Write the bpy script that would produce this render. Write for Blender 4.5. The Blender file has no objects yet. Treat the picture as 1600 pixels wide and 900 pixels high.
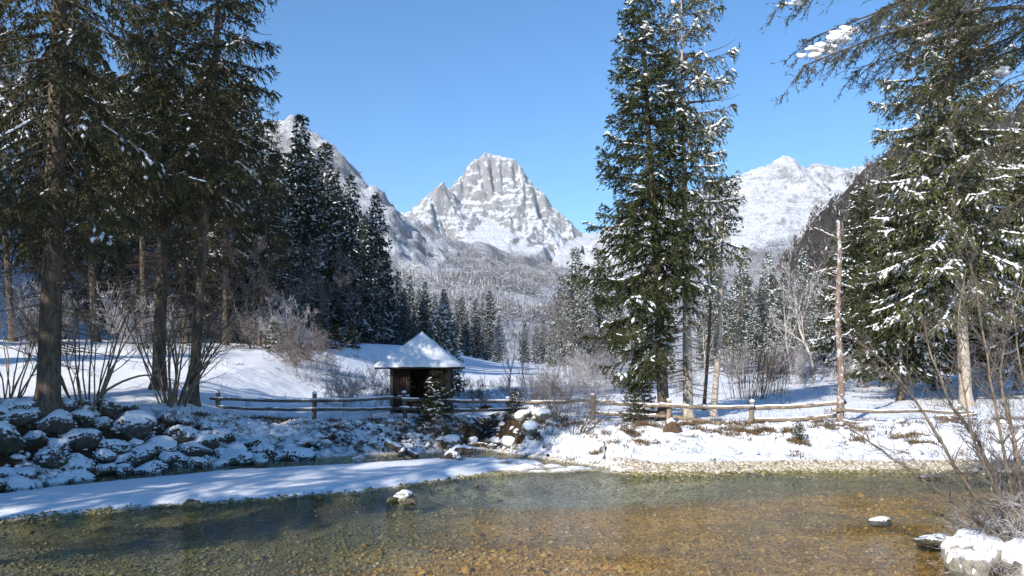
import bpy, math, random
import numpy as np
from mathutils import Vector

# ------------------------------------------------------------------ camera, sky, sun
scene = bpy.context.scene
CAM_Z, F_PX, HOR = 3.8, 1256.0, 570.0
cam_data = bpy.data.cameras.new("camera")
cam = bpy.data.objects.new("camera", cam_data)
scene.collection.objects.link(cam)
cam.location = (0, 0, CAM_Z)
cam.rotation_euler = (math.pi / 2, 0, 0)
cam_data.sensor_width = 36
cam_data.lens = F_PX / 1600 * 36
cam_data.shift_y = (HOR - 450) / 1600
cam_data.clip_start = 0.1
cam_data.clip_end = 30000
scene.camera = cam

SUN_EL = math.radians(26)
SUN_H = np.array([-0.55, -0.835]); SUN_H = SUN_H / np.linalg.norm(SUN_H)
SUN_DIR = Vector((SUN_H[0] * math.cos(SUN_EL), SUN_H[1] * math.cos(SUN_EL), math.sin(SUN_EL)))
world = bpy.data.worlds.new("World")
scene.world = world
world.use_nodes = True
wn = world.node_tree
bg = wn.nodes["Background"]
sky = wn.nodes.new("ShaderNodeTexSky")
sky.sky_type = 'NISHITA'
sky.sun_disc = False
sky.sun_elevation = SUN_EL
sky.sun_rotation = math.atan2(SUN_H[0], SUN_H[1])
sky.altitude = 1500
sky.air_density = 1.0
sky.dust_density = 0.0
sky.ozone_density = 2.6
hs = wn.nodes.new("ShaderNodeHueSaturation"); hs.inputs["Saturation"].default_value = 1.20
wn.links.new(sky.outputs[0], hs.inputs["Color"]); wn.links.new(hs.outputs[0], bg.inputs[0])
bg.inputs[1].default_value = 0.15
sun_data = bpy.data.lights.new("sun", 'SUN')
sun_data.energy = 4.6
sun_data.angle = math.radians(0.5)
sun_data.color = (1.0, 0.93, 0.84)
sun = bpy.data.objects.new("sun", sun_data)
sun.rotation_euler = SUN_DIR.to_track_quat('Z', 'Y').to_euler()
sun.location = (-30, -30, 60)
scene.collection.objects.link(sun)
scene.view_settings.view_transform = 'Standard'
scene.view_settings.look = 'None'
scene.view_settings.gamma = 1
scene.view_settings.exposure = 0.5
scene.view_settings.use_curve_mapping = False
cy = scene.cycles
cy.max_bounces = 6; cy.diffuse_bounces = 3; cy.glossy_bounces = 2; cy.transmission_bounces = 2
cy.transparent_max_bounces = 8; cy.volume_bounces = 0
cy.caustics_reflective = False; cy.caustics_refractive = False
try:
    cy.use_denoising = True
    cy.denoiser = 'OPENIMAGEDENOISE'
    cy.denoising_input_passes = 'RGB_ALBEDO_NORMAL'
except Exception:
    pass
cy.sample_clamp_indirect = 6

# ------------------------------------------------------------------ helpers
COL = scene.collection


def P(px, py, d):
    return np.array([(px - 800) / F_PX * d, d, CAM_Z + (HOR - py) / F_PX * d])


def X(px, d):
    return (px - 800) / F_PX * d


def smooth(a, b, x):
    t = np.clip((x - a) / (b - a), 0, 1)
    return t * t * (3 - 2 * t)


def _hash(ix, iy, seed):
    h = (ix.astype(np.int64) * 374761393 + iy.astype(np.int64) * 668265263 + seed * 974711) & 0xffffffff
    h = ((h ^ (h >> 13)) * 1274126177) & 0xffffffff
    h = ((h ^ (h >> 15)) * 2246822519) & 0xffffffff
    return (h ^ (h >> 16)) & 0xffffffff


def perlin(x, y, seed=0):
    x = np.asarray(x, float); y = np.asarray(y, float)
    xi = np.floor(x); yi = np.floor(y)
    fx = x - xi; fy = y - yi
    u = fx * fx * fx * (fx * (fx * 6 - 15) + 10); v = fy * fy * fy * (fy * (fy * 6 - 15) + 10)

    def g(ox, oy):
        a = _hash(xi + ox, yi + oy, seed) * (2 * math.pi / 4294967296.0)
        return np.cos(a) * (fx - ox) + np.sin(a) * (fy - oy)
    n0 = g(0, 0) * (1 - u) + g(1, 0) * u
    n1 = g(0, 1) * (1 - u) + g(1, 1) * u
    return (n0 * (1 - v) + n1 * v) * 1.5


def fbm(x, y, octv=4, seed=0, gain=0.5):
    s = 0; a = 1; f = 1
    for i in range(octv):
        s = s + a * perlin(x * f + 13.7 * i, y * f - 7.1 * i, seed + i)
        a *= gain; f *= 2.03
    return s


def ridged(x, y, octv=4, seed=0, gain=0.5):
    s = 0; a = 1; f = 1
    for i in range(octv):
        s = s + a * (1 - 2 * np.abs(perlin(x * f + 5.3 * i, y * f + 9.1 * i, seed + i)))
        a *= gain; f *= 2.07
    return s


def noise3(p, scale, seed=0):
    q = p * scale
    return (perlin(q[:, 0] + 0.37 * q[:, 2], q[:, 1] - 0.61 * q[:, 2], seed)
            + perlin(q[:, 1] + 3.1, q[:, 2] + 1.7 + 0.41 * q[:, 0], seed + 1)
            + perlin(q[:, 2] - 2.3, q[:, 0] + 0.53 * q[:, 1], seed + 2)) / 2.2


def norm(v):
    return v / (np.linalg.norm(v, axis=-1, keepdims=True) + 1e-9)


def mesh_np(name, V, Fc, mats=(), midx=None, smooth_shade=True):
    V = np.ascontiguousarray(V, np.float32).reshape(-1, 3)
    Fc = np.ascontiguousarray(Fc, np.int32)
    me = bpy.data.meshes.new(name)
    n, k = Fc.shape
    me.vertices.add(len(V)); me.vertices.foreach_set("co", V.ravel())
    me.loops.add(n * k); me.loops.foreach_set("vertex_index", Fc.ravel())
    me.polygons.add(n)
    me.polygons.foreach_set("loop_start", np.arange(n, dtype=np.int32) * k)
    if smooth_shade:
        me.polygons.foreach_set("use_smooth", np.ones(n, bool))
    for m in mats:
        me.materials.append(m)
    if midx is not None:
        me.polygons.foreach_set("material_index", np.ascontiguousarray(midx, np.int32))
    me.update(calc_edges=True)
    return me


def link(name, data, parent=None, loc=None, rot=None, scale=None):
    o = bpy.data.objects.new(name, data)
    COL.objects.link(o)
    if parent is not None:
        o.parent = parent
    if loc is not None: o.location = loc
    if rot is not None: o.rotation_euler = rot
    if scale is not None: o.scale = scale if hasattr(scale, '__len__') else (scale,) * 3
    return o


def tag(o, label, cat, group=None):
    o["label"] = label; o["category"] = cat
    if group: o["group"] = group
    return o


def thing(name, label, cat, group=None, loc=(0, 0, 0), rotz=0.0, scale=1.0, parts=()):
    o = bpy.data.objects.new(name, None)
    o.empty_display_size = 0.3
    COL.objects.link(o)
    o.location = tuple(float(v) for v in loc); o.rotation_euler = (0, 0, rotz); o.scale = (scale,) * 3
    tag(o, label, cat, group)
    for pn, me in parts:
        if me is not None:
            link(pn, me, o)
    return o


class Acc:
    """collects vertex / triangle arrays"""
    def __init__(self):
        self.v = []; self.f = []; self.n = 0

    def add(self, V, Fc):
        if len(V) == 0: return
        self.v.append(np.asarray(V, float).reshape(-1, 3)); self.f.append(np.asarray(Fc, int) + self.n); self.n += len(self.v[-1])

    def mesh(self, name, mat, smooth_shade=True):
        if not self.v: return None
        return mesh_np(name, np.concatenate(self.v), np.concatenate(self.f), [mat], None, smooth_shade)


def grid_faces(nu, nv):
    i = np.arange(nu * nv).reshape(nv, nu)
    a = i[:-1, :-1].ravel(); b = i[:-1, 1:].ravel(); c = i[1:, 1:].ravel(); d = i[1:, :-1].ravel()
    return np.stack([a, b, c, d], 1)


def tube(pts, rad, n=8, cap=True, seed=None, rough=0.0):
    """one smooth tapered tube along pts -> V, tris"""
    pts = np.asarray(pts, float); rad = np.broadcast_to(np.asarray(rad, float), (len(pts),))
    m = len(pts)
    T = np.gradient(pts, axis=0); T = norm(T)
    ref = np.array([0.0, 0, 1]) if abs(T[:, 2]).mean() < 0.8 else np.array([0.0, 1, 0])
    U = norm(np.cross(T, ref)); W = np.cross(T, U)
    a = np.arange(n) * 2 * math.pi / n
    r = rad[:, None] * np.ones(n)[None]
    if rough:
        rg = np.random.RandomState(seed or 1)
        r = r * (1 + rough * rg.uniform(-1, 1, r.shape))
    V = pts[:, None] + (np.cos(a)[None, :, None] * U[:, None] + np.sin(a)[None, :, None] * W[:, None]) * r[..., None]
    V = V.reshape(-1, 3)
    j = np.arange(n); jn = (j + 1) % n
    f = []
    for i in range(m - 1):
        b0 = i * n; b1 = b0 + n
        f.append(np.stack([b0 + j, b0 + jn, b1 + jn], 1)); f.append(np.stack([b0 + j, b1 + jn, b1 + j], 1))
    if cap:
        V = np.concatenate([V, pts[:1], pts[-1:]])
        c0, c1 = m * n, m * n + 1
        f.append(np.stack([jn, j, np.full(n, c0)], 1))
        b = (m - 1) * n
        f.append(np.stack([b + j, b + jn, np.full(n, c1)], 1))
    return V, np.concatenate(f)


def prisms(p0, p1, r0, r1, n=3):
    """many thin tapered prisms at once"""
    p0 = np.asarray(p0, float).reshape(-1, 3); p1 = np.asarray(p1, float).reshape(-1, 3)
    N = len(p0)
    r0 = np.broadcast_to(r0, (N,)); r1 = np.broadcast_to(r1, (N,))
    d = norm(p1 - p0)
    ref = np.where(np.abs(d[:, 2:3]) < 0.9, np.array([[0, 0, 1.0]]), np.array([[1.0, 0, 0]]))
    u = norm(np.cross(d, ref)); w = np.cross(d, u)
    a = np.arange(n) * 2 * math.pi / n
    ring = np.cos(a)[None, :, None] * u[:, None] + np.sin(a)[None, :, None] * w[:, None]
    V = np.concatenate([p0[:, None] + ring * r0[:, None, None], p1[:, None] + ring * r1[:, None, None]], 1)
    j = np.arange(n); jn = (j + 1) % n
    f = np.concatenate([np.stack([j, jn, n + jn], 1), np.stack([j, n + jn, n + j], 1)])
    Fc = (np.arange(N)[:, None, None] * (2 * n) + f[None]).reshape(-1, 3)
    return V.reshape(-1, 3), Fc


def kites(b, d, s, ln, w, fold=None):
    """leaf / needle spray blades: b base, d unit dir, s unit side"""
    ln = np.asarray(ln)[:, None]; w = np.asarray(w)[:, None]
    m = b + d * ln * 0.45
    if fold is not None: m = m + fold
    V = np.stack([b, m + s * w, b + d * ln, m - s * w], 1).reshape(-1, 3)
    N = len(b)
    Fc = (np.arange(N)[:, None, None] * 4 + np.array([[0, 1, 2], [0, 2, 3]])[None]).reshape(-1, 3)
    return V, Fc


OCT_F = np.array([[0, 2, 4], [2, 1, 4], [1, 3, 4], [3, 0, 4], [2, 0, 5], [1, 2, 5], [3, 1, 5], [0, 3, 5]])


def lumps(c, d, hl, hw, hh):
    """snow lumps stretched along d"""
    s = norm(np.cross(d, np.array([[0, 0, 1.0]]))); u = np.cross(s, d)
    hl = hl[:, None]; hw = hw[:, None]; hh = hh[:, None]
    V = np.stack([c - d * hl, c + d * hl, c - s * hw, c + s * hw, c + u * hh, c - u * hh * 0.5], 1).reshape(-1, 3)
    Fc = (np.arange(len(c))[:, None, None] * 6 + OCT_F[None]).reshape(-1, 3)
    return V, Fc


def icosphere(sub):
    t = (1 + 5 ** 0.5) / 2
    v = [(-1, t, 0), (1, t, 0), (-1, -t, 0), (1, -t, 0), (0, -1, t), (0, 1, t), (0, -1, -t), (0, 1, -t), (t, 0, -1), (t, 0, 1), (-t, 0, -1), (-t, 0, 1)]
    f = [(0, 11, 5), (0, 5, 1), (0, 1, 7), (0, 7, 10), (0, 10, 11), (1, 5, 9), (5, 11, 4), (11, 10, 2), (10, 7, 6), (7, 1, 8), (3, 9, 4), (3, 4, 2), (3, 2, 6), (3, 6, 8), (3, 8, 9), (4, 9, 5), (2, 4, 11), (6, 2, 10), (8, 6, 7), (9, 8, 1)]
    v = [np.array(a, float) / np.linalg.norm(a) for a in v]
    for _ in range(sub):
        mid = {}; nf = []

        def m(a, b):
            k = (min(a, b), max(a, b))
            if k not in mid:
                q = v[a] + v[b]; v.append(q / np.linalg.norm(q)); mid[k] = len(v) - 1
            return mid[k]
        for a, b, c in f:
            ab, bc, ca = m(a, b), m(b, c), m(c, a)
            nf += [(a, ab, ca), (b, bc, ab), (c, ca, bc), (ab, bc, ca)]
        f = nf
    return np.array(v), np.array(f)


ICO = [icosphere(i) for i in range(4)]


def box(c, h, rotz=0.0, taper=1.0):
    """box with centre c, half sizes h -> V, tris"""
    s = np.array([[x, y, z] for z in (-1, 1) for y in (-1, 1) for x in (-1, 1)], float)
    V = s * np.asarray(h, float)
    V[4:, :2] *= taper
    ca, sa = math.cos(rotz), math.sin(rotz)
    V = np.stack([V[:, 0] * ca - V[:, 1] * sa, V[:, 0] * sa + V[:, 1] * ca, V[:, 2]], 1) + np.asarray(c, float)
    q = [(0, 2, 3, 1), (4, 5, 7, 6), (0, 1, 5, 4), (2, 6, 7, 3), (0, 4, 6, 2), (1, 3, 7, 5)]
    f = []
    for a, b, c_, d in q: f += [(a, b, c_), (a, c_, d)]
    return V, np.array(f)


# ------------------------------------------------------------------ materials
class NT:
    def __init__(self, name, rough=0.8, spec=0.2):
        self.m = bpy.data.materials.new(name); self.m.use_nodes = True
        self.t = self.m.node_tree; self.t.nodes.clear()
        self.out = self.n("ShaderNodeOutputMaterial")
        self.b = self.n("ShaderNodeBsdfPrincipled")
        self.b.inputs["Roughness"].default_value = rough
        self.b.inputs["Specular IOR Level"].default_value = spec
        self.l(self.b.outputs[0], self.out.inputs[0])

    def n(self, typ, **kw):
        nd = self.t.nodes.new(typ)
        for k, v in kw.items(): setattr(nd, k, v)
        return nd

    def l(self, a, b): self.t.links.new(a, b)

    def coord(self, kind="Object"):
        if not hasattr(self, "_tc"): self._tc = self.n("ShaderNodeTexCoord")
        return self._tc.outputs[kind]

    def mapped(self, scale, kind="Object"):
        mp = self.n("ShaderNodeMapping"); mp.inputs["Scale"].default_value = scale
        self.l(self.coord(kind), mp.inputs[0]); return mp.outputs[0]

    def noise(self, scale, detail=4, vec=None, rough=0.55):
        nd = self.n("ShaderNodeTexNoise"); nd.inputs["Scale"].default_value = scale
        nd.inputs["Detail"].default_value = detail; nd.inputs["Roughness"].default_value = rough
        self.l(vec if vec is not None else self.coord(), nd.inputs["Vector"]); return nd.outputs["Fac"]

    def voro(self, scale, vec=None, feature='F1', out="Distance"):
        nd = self.n("ShaderNodeTexVoronoi", feature=feature); nd.inputs["Scale"].default_value = scale
        self.l(vec if vec is not None else self.coord(), nd.inputs["Vector"]); return nd.outputs[out]

    def ramp(self, fac, stops, interp='LINEAR'):
        r = self.n("ShaderNodeValToRGB"); r.color_ramp.interpolation = interp
        e = r.color_ramp.elements
        while len(e) < len(stops): e.new(0.5)
        for i, (p, c) in enumerate(stops):
            e[i].position = p
            e[i].color = (c, c, c, 1) if not hasattr(c, '__len__') else (*c[:3], 1)
        self.l(fac, r.inputs[0]); return r.outputs[0]

    def mix(self, fac, a, b, blend='MIX'):
        m = self.n("ShaderNodeMix", data_type='RGBA', blend_type=blend)
        for sock, v in ((m.inputs[0], fac), (m.inputs[6], a), (m.inputs[7], b)):
            if isinstance(v, bpy.types.NodeSocket): self.l(v, sock)
            elif hasattr(v, '__len__'): sock.default_value = (*v[:3], 1)
            else: sock.default_value = v
        return m.outputs[2]

    def math(self, op, a, b=0.0, clamp=False):
        m = self.n("ShaderNodeMath", operation=op, use_clamp=clamp)
        for sock, v in ((m.inputs[0], a), (m.inputs[1], b)):
            if isinstance(v, bpy.types.NodeSocket): self.l(v, sock)
            else: sock.default_value = v
        return m.outputs[0]

    def mrange(self, v, a, b, c=0.0, d=1.0):
        m = self.n("ShaderNodeMapRange"); self.l(v, m.inputs[0])
        for i, q in enumerate((a, b, c, d)): m.inputs[i + 1].default_value = q
        return m.outputs[0]

    def attr(self, name, out="Fac"):
        a = self.n("ShaderNodeAttribute", attribute_name=name); return a.outputs[out]

    def bump(self, h, strength=0.5, dist=0.02):
        bn = self.n("ShaderNodeBump"); bn.inputs["Strength"].default_value = strength; bn.inputs["Distance"].default_value = dist
        self.l(h, bn.inputs["Height"]); self.l(bn.outputs[0], self.b.inputs["Normal"]); return bn

    def color(self, c):
        if isinstance(c, bpy.types.NodeSocket): self.l(c, self.b.inputs["Base Color"])
        else: self.b.inputs["Base Color"].default_value = (*c, 1)
        return self


def two_tone(name, a, b, scale, rough=0.9, bump=0.4, bdist=0.02, stretch=(1, 1, 1), spec=0.15, detail=5):
    m = NT(name, rough, spec); v = m.mapped(stretch)
    n = m.noise(scale, detail, v)
    m.color(m.mix(m.mrange(n, 0.35, 0.65), a, b))
    if bump: m.bump(n, bump, bdist)
    return m.m


SNOW_C = (0.86, 0.88, 0.91)


def mk_snow():
    m = NT("snow", 0.75, 0.25)
    n1 = m.noise(1.3, 3); n2 = m.noise(22, 4)
    m.color(m.mix(m.mrange(n1, 0.3, 0.7), (0.83, 0.85, 0.89), (0.89, 0.90, 0.92)))
    m.bump(n2, 0.35, 0.02)
    return m.m


def mk_needles(name, dark, light, tip, frost=0.0):
    m = NT(name, 0.65, 0.25)
    n = m.noise(0.9, 3); n2 = m.noise(6.0, 2)
    c = m.mix(m.mrange(n, 0.35, 0.65), dark, light)
    c = m.mix(m.mrange(n2, 0.55, 0.8, 0, 0.7), c, tip)
    oi = m.n("ShaderNodeObjectInfo")
    c = m.mix(m.mrange(oi.outputs["Random"], 0, 1, 0.0, 0.25), c, (0.055, 0.05, 0.02))
    if frost:
        g = m.n("ShaderNodeNewGeometry")
        rp = m.mrange(g.outputs["Random Per Island"], 1 - frost, 1 - frost + 0.02)
        c = m.mix(rp, c, (0.72, 0.75, 0.8))
    m.color(c)
    tr = m.n("ShaderNodeBsdfTranslucent"); m.l(c, tr.inputs[0])
    mx = m.n("ShaderNodeMixShader"); mx.inputs[0].default_value = 0.22
    m.l(m.b.outputs[0], mx.inputs[1]); m.l(tr.outputs[0], mx.inputs[2]); m.l(mx.outputs[0], m.out.inputs[0])
    return m.m


def mk_bark(name, a, b, scale=9, frost=0.0):
    m = NT(name, 0.9, 0.1)
    v = m.mapped((1, 1, 0.3)); n = m.noise(scale, 6, v, 0.65); vo = m.voro(scale * 1.6, v)
    c = m.mix(m.mrange(n, 0.35, 0.65), a, b)
    if frost:
        f = m.noise(5, 4)
        c = m.mix(m.mrange(f, 0.62 - frost * 0.3, 0.72 - frost * 0.3, 0, 0.8), c, (0.75, 0.78, 0.82))
    m.color(c)
    h = m.math('ADD', n, m.math('MULTIPLY', vo, 0.6)); m.bump(h, 0.7, 0.03)
    return m.m


def mk_rock(name, a, b, moss=0.0, frost=0.0):
    m = NT(name, 0.85, 0.2)
    n = m.noise(3.0, 8, None, 0.65); n2 = m.noise(0.9, 3)
    c = m.mix(m.mrange(n, 0.3, 0.7), a, b)
    if moss: c = m.mix(m.mrange(n2, 0.5, 0.62, 0, moss), c, (0.05, 0.06, 0.015))
    if frost:
        g = m.n("ShaderNodeNewGeometry"); sx = m.n("ShaderNodeSeparateXYZ"); m.l(g.outputs["Normal"], sx.inputs[0])
        n3 = m.noise(7.0, 6, None, 0.7)
        c = m.mix(m.mrange(m.math('ADD', m.math('MULTIPLY', sx.outputs[2], frost), n3), 0.60, 0.72), c, (0.82, 0.84, 0.88))
    m.color(c); m.bump(n, 0.6, 0.05)
    return m.m


M = {}
def mk_thin_snow():
    m = NT("thin_snow", 0.75, 0.25)
    n = m.noise(6.5, 6, None, 0.7)
    g = m.n("ShaderNodeNewGeometry"); sx = m.n("ShaderNodeSeparateXYZ"); m.l(g.outputs["Normal"], sx.inputs[0])
    k = m.math('ADD', n, m.math('MULTIPLY', sx.outputs[2], 0.35))
    m.color(m.mix(m.mrange(k, 0.60, 0.68), (0.06, 0.055, 0.047), (0.85, 0.87, 0.90)))
    m.bump(n, 0.5, 0.04)
    return m.m


M['snow'] = mk_snow()
M['thin_snow'] = mk_thin_snow()
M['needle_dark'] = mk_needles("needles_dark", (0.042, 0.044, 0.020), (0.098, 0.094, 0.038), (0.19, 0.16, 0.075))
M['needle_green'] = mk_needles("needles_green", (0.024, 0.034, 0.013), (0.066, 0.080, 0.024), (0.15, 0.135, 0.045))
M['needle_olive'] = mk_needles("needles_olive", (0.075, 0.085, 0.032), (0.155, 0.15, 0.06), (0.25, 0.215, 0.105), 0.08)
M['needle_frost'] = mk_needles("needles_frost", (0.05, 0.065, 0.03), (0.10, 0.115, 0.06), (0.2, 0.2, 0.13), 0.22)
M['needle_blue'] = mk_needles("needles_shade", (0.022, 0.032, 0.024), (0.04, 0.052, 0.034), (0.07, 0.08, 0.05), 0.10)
M['bark'] = mk_bark("spruce_bark", (0.06, 0.048, 0.038), (0.18, 0.145, 0.11))
M['bark_pale'] = mk_bark("pale_bark", (0.28, 0.23, 0.18), (0.52, 0.46, 0.39), 7)
M['bark_snag'] = mk_bark("snag_bark", (0.12, 0.085, 0.065), (0.33, 0.25, 0.20), 10, 0.22)
M['birch'] = mk_bark("birch_bark", (0.33, 0.28, 0.24), (0.62, 0.58, 0.53), 6)
M['twig'] = two_tone("dark_twigs", (0.06, 0.045, 0.035), (0.14, 0.11, 0.085), 5, 0.9, 0)
M['twig_tan'] = two_tone("tan_twigs", (0.13, 0.10, 0.07), (0.26, 0.21, 0.15), 4, 0.85, 0)
M['twig_grey'] = two_tone("grey_twigs", (0.10, 0.085, 0.08), (0.24, 0.21, 0.20), 4, 0.9, 0)
M['twig_frost'] = two_tone("frosted_twigs", (0.27, 0.24, 0.235), (0.60, 0.60, 0.62), 4, 0.9, 0)
M['wood_grey'] = two_tone("weathered_wood", (0.075, 0.062, 0.052), (0.19, 0.16, 0.135), 6, 0.85, 0.5, 0.01, (1, 1, 1))
M['wood_tan'] = two_tone("pale_rail_wood", (0.15, 0.115, 0.08), (0.34, 0.265, 0.19), 6, 0.85, 0.5, 0.01)
M['wood_dark'] = two_tone("hut_planks", (0.022, 0.014, 0.011), (0.062, 0.038, 0.027), 4, 0.8, 0.5, 0.01, (3, 3, 0.6))
M['wood_post'] = two_tone("hut_posts", (0.07, 0.06, 0.05), (0.17, 0.145, 0.125), 5, 0.85, 0.4, 0.01, (3, 3, 0.5))
M['rock'] = mk_rock("bank_rock", (0.10, 0.095, 0.085), (0.24, 0.225, 0.20), 0.5)
M['rock_bank'] = mk_rock("dark_bank_rock", (0.035, 0.032, 0.027), (0.115, 0.105, 0.09), 0.6, 0.28)
M['rock_wet'] = mk_rock("wet_rock", (0.05, 0.045, 0.035), (0.16, 0.14, 0.10), 0.7)
M['rock_pale'] = mk_rock("pale_rock", (0.22, 0.20, 0.17), (0.42, 0.39, 0.34), 0.4)
M['drygrass'] = two_tone("dry_grass", (0.075, 0.05, 0.028), (0.23, 0.155, 0.08), 3, 0.9, 0)


def mk_ground():
    m = NT("snow_ground", 0.8, 0.2)
    nA = m.noise(0.9, 5); nB = m.noise(5.0, 5, None, 0.62); nC = m.noise(26, 3)
    g = m.n("ShaderNodeNewGeometry"); sx = m.n("ShaderNodeSeparateXYZ"); m.l(g.outputs["Normal"], sx.inputs[0])
    snow = m.mix(m.mrange(nA, 0.3, 0.7), (0.83, 0.855, 0.89), (0.88, 0.895, 0.915))
    soil = m.mix(m.mrange(nB, 0.35, 0.65), (0.014, 0.011, 0.008), (0.055, 0.038, 0.023))
    grav = m.mix(m.mrange(m.voro(16, None, 'F1', "Color"), 0.2, 0.9), (0.32, 0.27, 0.20), (0.62, 0.57, 0.48))
    d = m.attr("dirt"); gr = m.attr("gravel")
    steep = m.mrange(m.math('ADD', sx.outputs[2], m.math('MULTIPLY', m.math('SUBTRACT', nB, 0.5), 0.5)), 0.80, 0.64)
    spots = m.mrange(m.math('ADD', nB, m.math('MULTIPLY', m.math('SUBTRACT', d, 0.5), 0.62)), 0.60, 0.66)
    mask = m.math('MAXIMUM', m.math('MULTIPLY', steep, m.mrange(d, 0.02, 0.2)), spots)
    c = m.mix(mask, snow, soil)
    gm = m.mrange(m.math('ADD', gr, m.math('MULTIPLY', m.math('SUBTRACT', nB, 0.5), 0.9)), 0.42, 0.58)
    c = m.mix(gm, c, grav)
    m.color(c)
    m.bump(m.math('ADD', nB, m.math('MULTIPLY', nC, 0.35)), 0.45, 0.06)
    return m.m


def mk_bed():
    m = NT("river_bed_stones", 0.7, 0.3)
    v1 = m.voro(15, None, 'F1', "Color"); d1 = m.voro(15); v2 = m.voro(34, None, 'F1', "Color"); n = m.noise(1.2, 4)
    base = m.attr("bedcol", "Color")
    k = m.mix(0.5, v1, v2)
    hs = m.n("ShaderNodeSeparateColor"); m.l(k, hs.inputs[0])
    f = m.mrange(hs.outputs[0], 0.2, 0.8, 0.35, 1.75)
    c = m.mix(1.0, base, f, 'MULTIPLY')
    hs2 = m.n("ShaderNodeSeparateColor"); m.l(v2, hs2.inputs[0])
    c = m.mix(m.mrange(hs2.outputs[1], 0.86, 0.92, 0, 0.6), c, (0.45, 0.40, 0.30))
    c = m.mix(m.mrange(n, 0.42, 0.62, 0, 0.35), c, (0.05, 0.045, 0.02))
    m.color(c)
    m.bump(d1, 0.6, 0.03)
    return m.m


def mk_pebble(name, a, b, c3):
    m = NT(name, 0.6, 0.35)
    g = m.n("ShaderNodeNewGeometry")
    c = m.ramp(g.outputs["Random Per Island"], [(0, a), (0.5, b), (0.85, b), (1.0, c3)])
    n = m.noise(12, 3)
    m.color(m.mix(m.mrange(n, 0.3, 0.7, 0, 0.4), c, a))
    return m.m


def mk_water():
    m = NT("river_water"); t = m.t
    t.nodes.remove(m.b)
    v = m.mapped((0.6, 2.4, 1)); n1 = m.noise(2.6, 4, v, 0.62)
    v2 = m.mapped((2.2, 6.0, 1)); n2 = m.noise(3.0, 3, v2, 0.6)
    # ripples grow where the river runs fast
    calm = m.noise(0.22, 3, m.mapped((0.7, 1.6, 1)))
    h = m.math('ADD', n1, m.math('MULTIPLY', n2, 0.45))
    bn = m.n("ShaderNodeBump"); bn.inputs["Distance"].default_value = 0.06
    m.l(m.mrange(calm, 0.36, 0.60, 0.12, 1.0), bn.inputs["Strength"]); m.l(h, bn.inputs["Height"])
    fr = m.n("ShaderNodeFresnel"); fr.inputs[0].default_value = 1.31; m.l(bn.outputs[0], fr.inputs[1])
    gl = m.n("ShaderNodeBsdfGlossy"); gl.inputs["Roughness"].default_value = 0.09; m.l(bn.outputs[0], gl.inputs["Normal"])
    gl.inputs[0].default_value = (0.95, 0.97, 1, 1)
    tr = m.n("ShaderNodeBsdfTransparent"); tr.inputs[0].default_value = (0.96, 0.975, 0.93, 1)
    mx = m.n("ShaderNodeMixShader"); m.l(m.math('MULTIPLY', fr.outputs[0], m.mrange(calm, 0.40, 0.62, 0.40, 0.66), True), mx.inputs[0])
    m.l(tr.outputs[0], mx.inputs[1]); m.l(gl.outputs[0], mx.inputs[2]); m.l(mx.outputs[0], m.out.inputs[0])
    return m.m


def mk_mountain(name, rock_a, rock_b, lo, hi, scale=0.01, gain=1.0):
    """snow lies on gentle ground, rock shows where it is steep"""
    m = NT(name, 0.9, 0.1)
    g = m.n("ShaderNodeNewGeometry"); sx = m.n("ShaderNodeSeparateXYZ"); m.l(g.outputs["Normal"], sx.inputs[0])
    n = m.noise(scale, 8, None, 0.68)
    v = m.mapped((1, 1, 0.35)); n2 = m.noise(scale * 2.6, 8, v, 0.72)
    vs = m.mapped((0.25, 0.25, 1.6)); n3 = m.noise(scale * 2.2, 5, vs, 0.6)
    k = m.math('ADD', sx.outputs[2], m.math('MULTIPLY', m.math('SUBTRACT', n, 0.5), 0.40))
    k = m.math('ADD', k, m.math('MULTIPLY', m.math('SUBTRACT', n2, 0.5), 0.46 * gain))
    k = m.math('ADD', k, m.math('MULTIPLY', m.math('SUBTRACT', n3, 0.5), 0.48 * gain))
    vf = m.mapped((1, 1, 0.5)); n4 = m.noise(scale * 11, 5, vf, 0.7)
    k = m.math('ADD', k, m.math('MULTIPLY', m.math('SUBTRACT', n4, 0.5), 0.42 * gain))
    f = m.mrange(k, lo, hi)
    rock = m.mix(m.mrange(m.math('ADD', n2, m.math('MULTIPLY', m.math('SUBTRACT', n4, 0.5), 0.9)), 0.35, 0.65), rock_a, rock_b)
    m.color(m.mix(f, rock, (0.84, 0.86, 0.89)))
    m.bump(m.math('ADD', m.math('ADD', n2, n), m.math('MULTIPLY', n4, 0.5)), 1.0, 20)
    return m.m


M['ground'] = mk_ground()
M['bed'] = mk_bed()
M['pebble_bed'] = mk_pebble("bed_pebbles", (0.17, 0.095, 0.022), (0.60, 0.345, 0.085), (0.74, 0.60, 0.36))
M['pebble_olive'] = mk_pebble("olive_pebbles", (0.11, 0.095, 0.035), (0.30, 0.26, 0.11), (0.48, 0.44, 0.30))
M['pebble_pale'] = mk_pebble("pale_pebbles", (0.32, 0.26, 0.18), (0.66, 0.59, 0.48), (0.8, 0.77, 0.7))
M['water'] = mk_water()
M['peak'] = mk_mountain("limestone_peak", (0.28, 0.275, 0.28), (0.50, 0.485, 0.475), 0.605, 0.68, 0.013, 1.55)
M['ridge'] = mk_mountain("snowy_ridge", (0.33, 0.325, 0.34), (0.50, 0.49, 0.50), 0.56, 0.82, 0.012, 1.35)
M['foot'] = mk_mountain("wooded_slope", (0.20, 0.18, 0.185), (0.38, 0.35, 0.36), 0.70, 1.02, 0.02)
M['cliff'] = mk_mountain("wooded_crag", (0.10, 0.09, 0.08), (0.20, 0.175, 0.155), 0.85, 1.15, 0.06)

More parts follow.
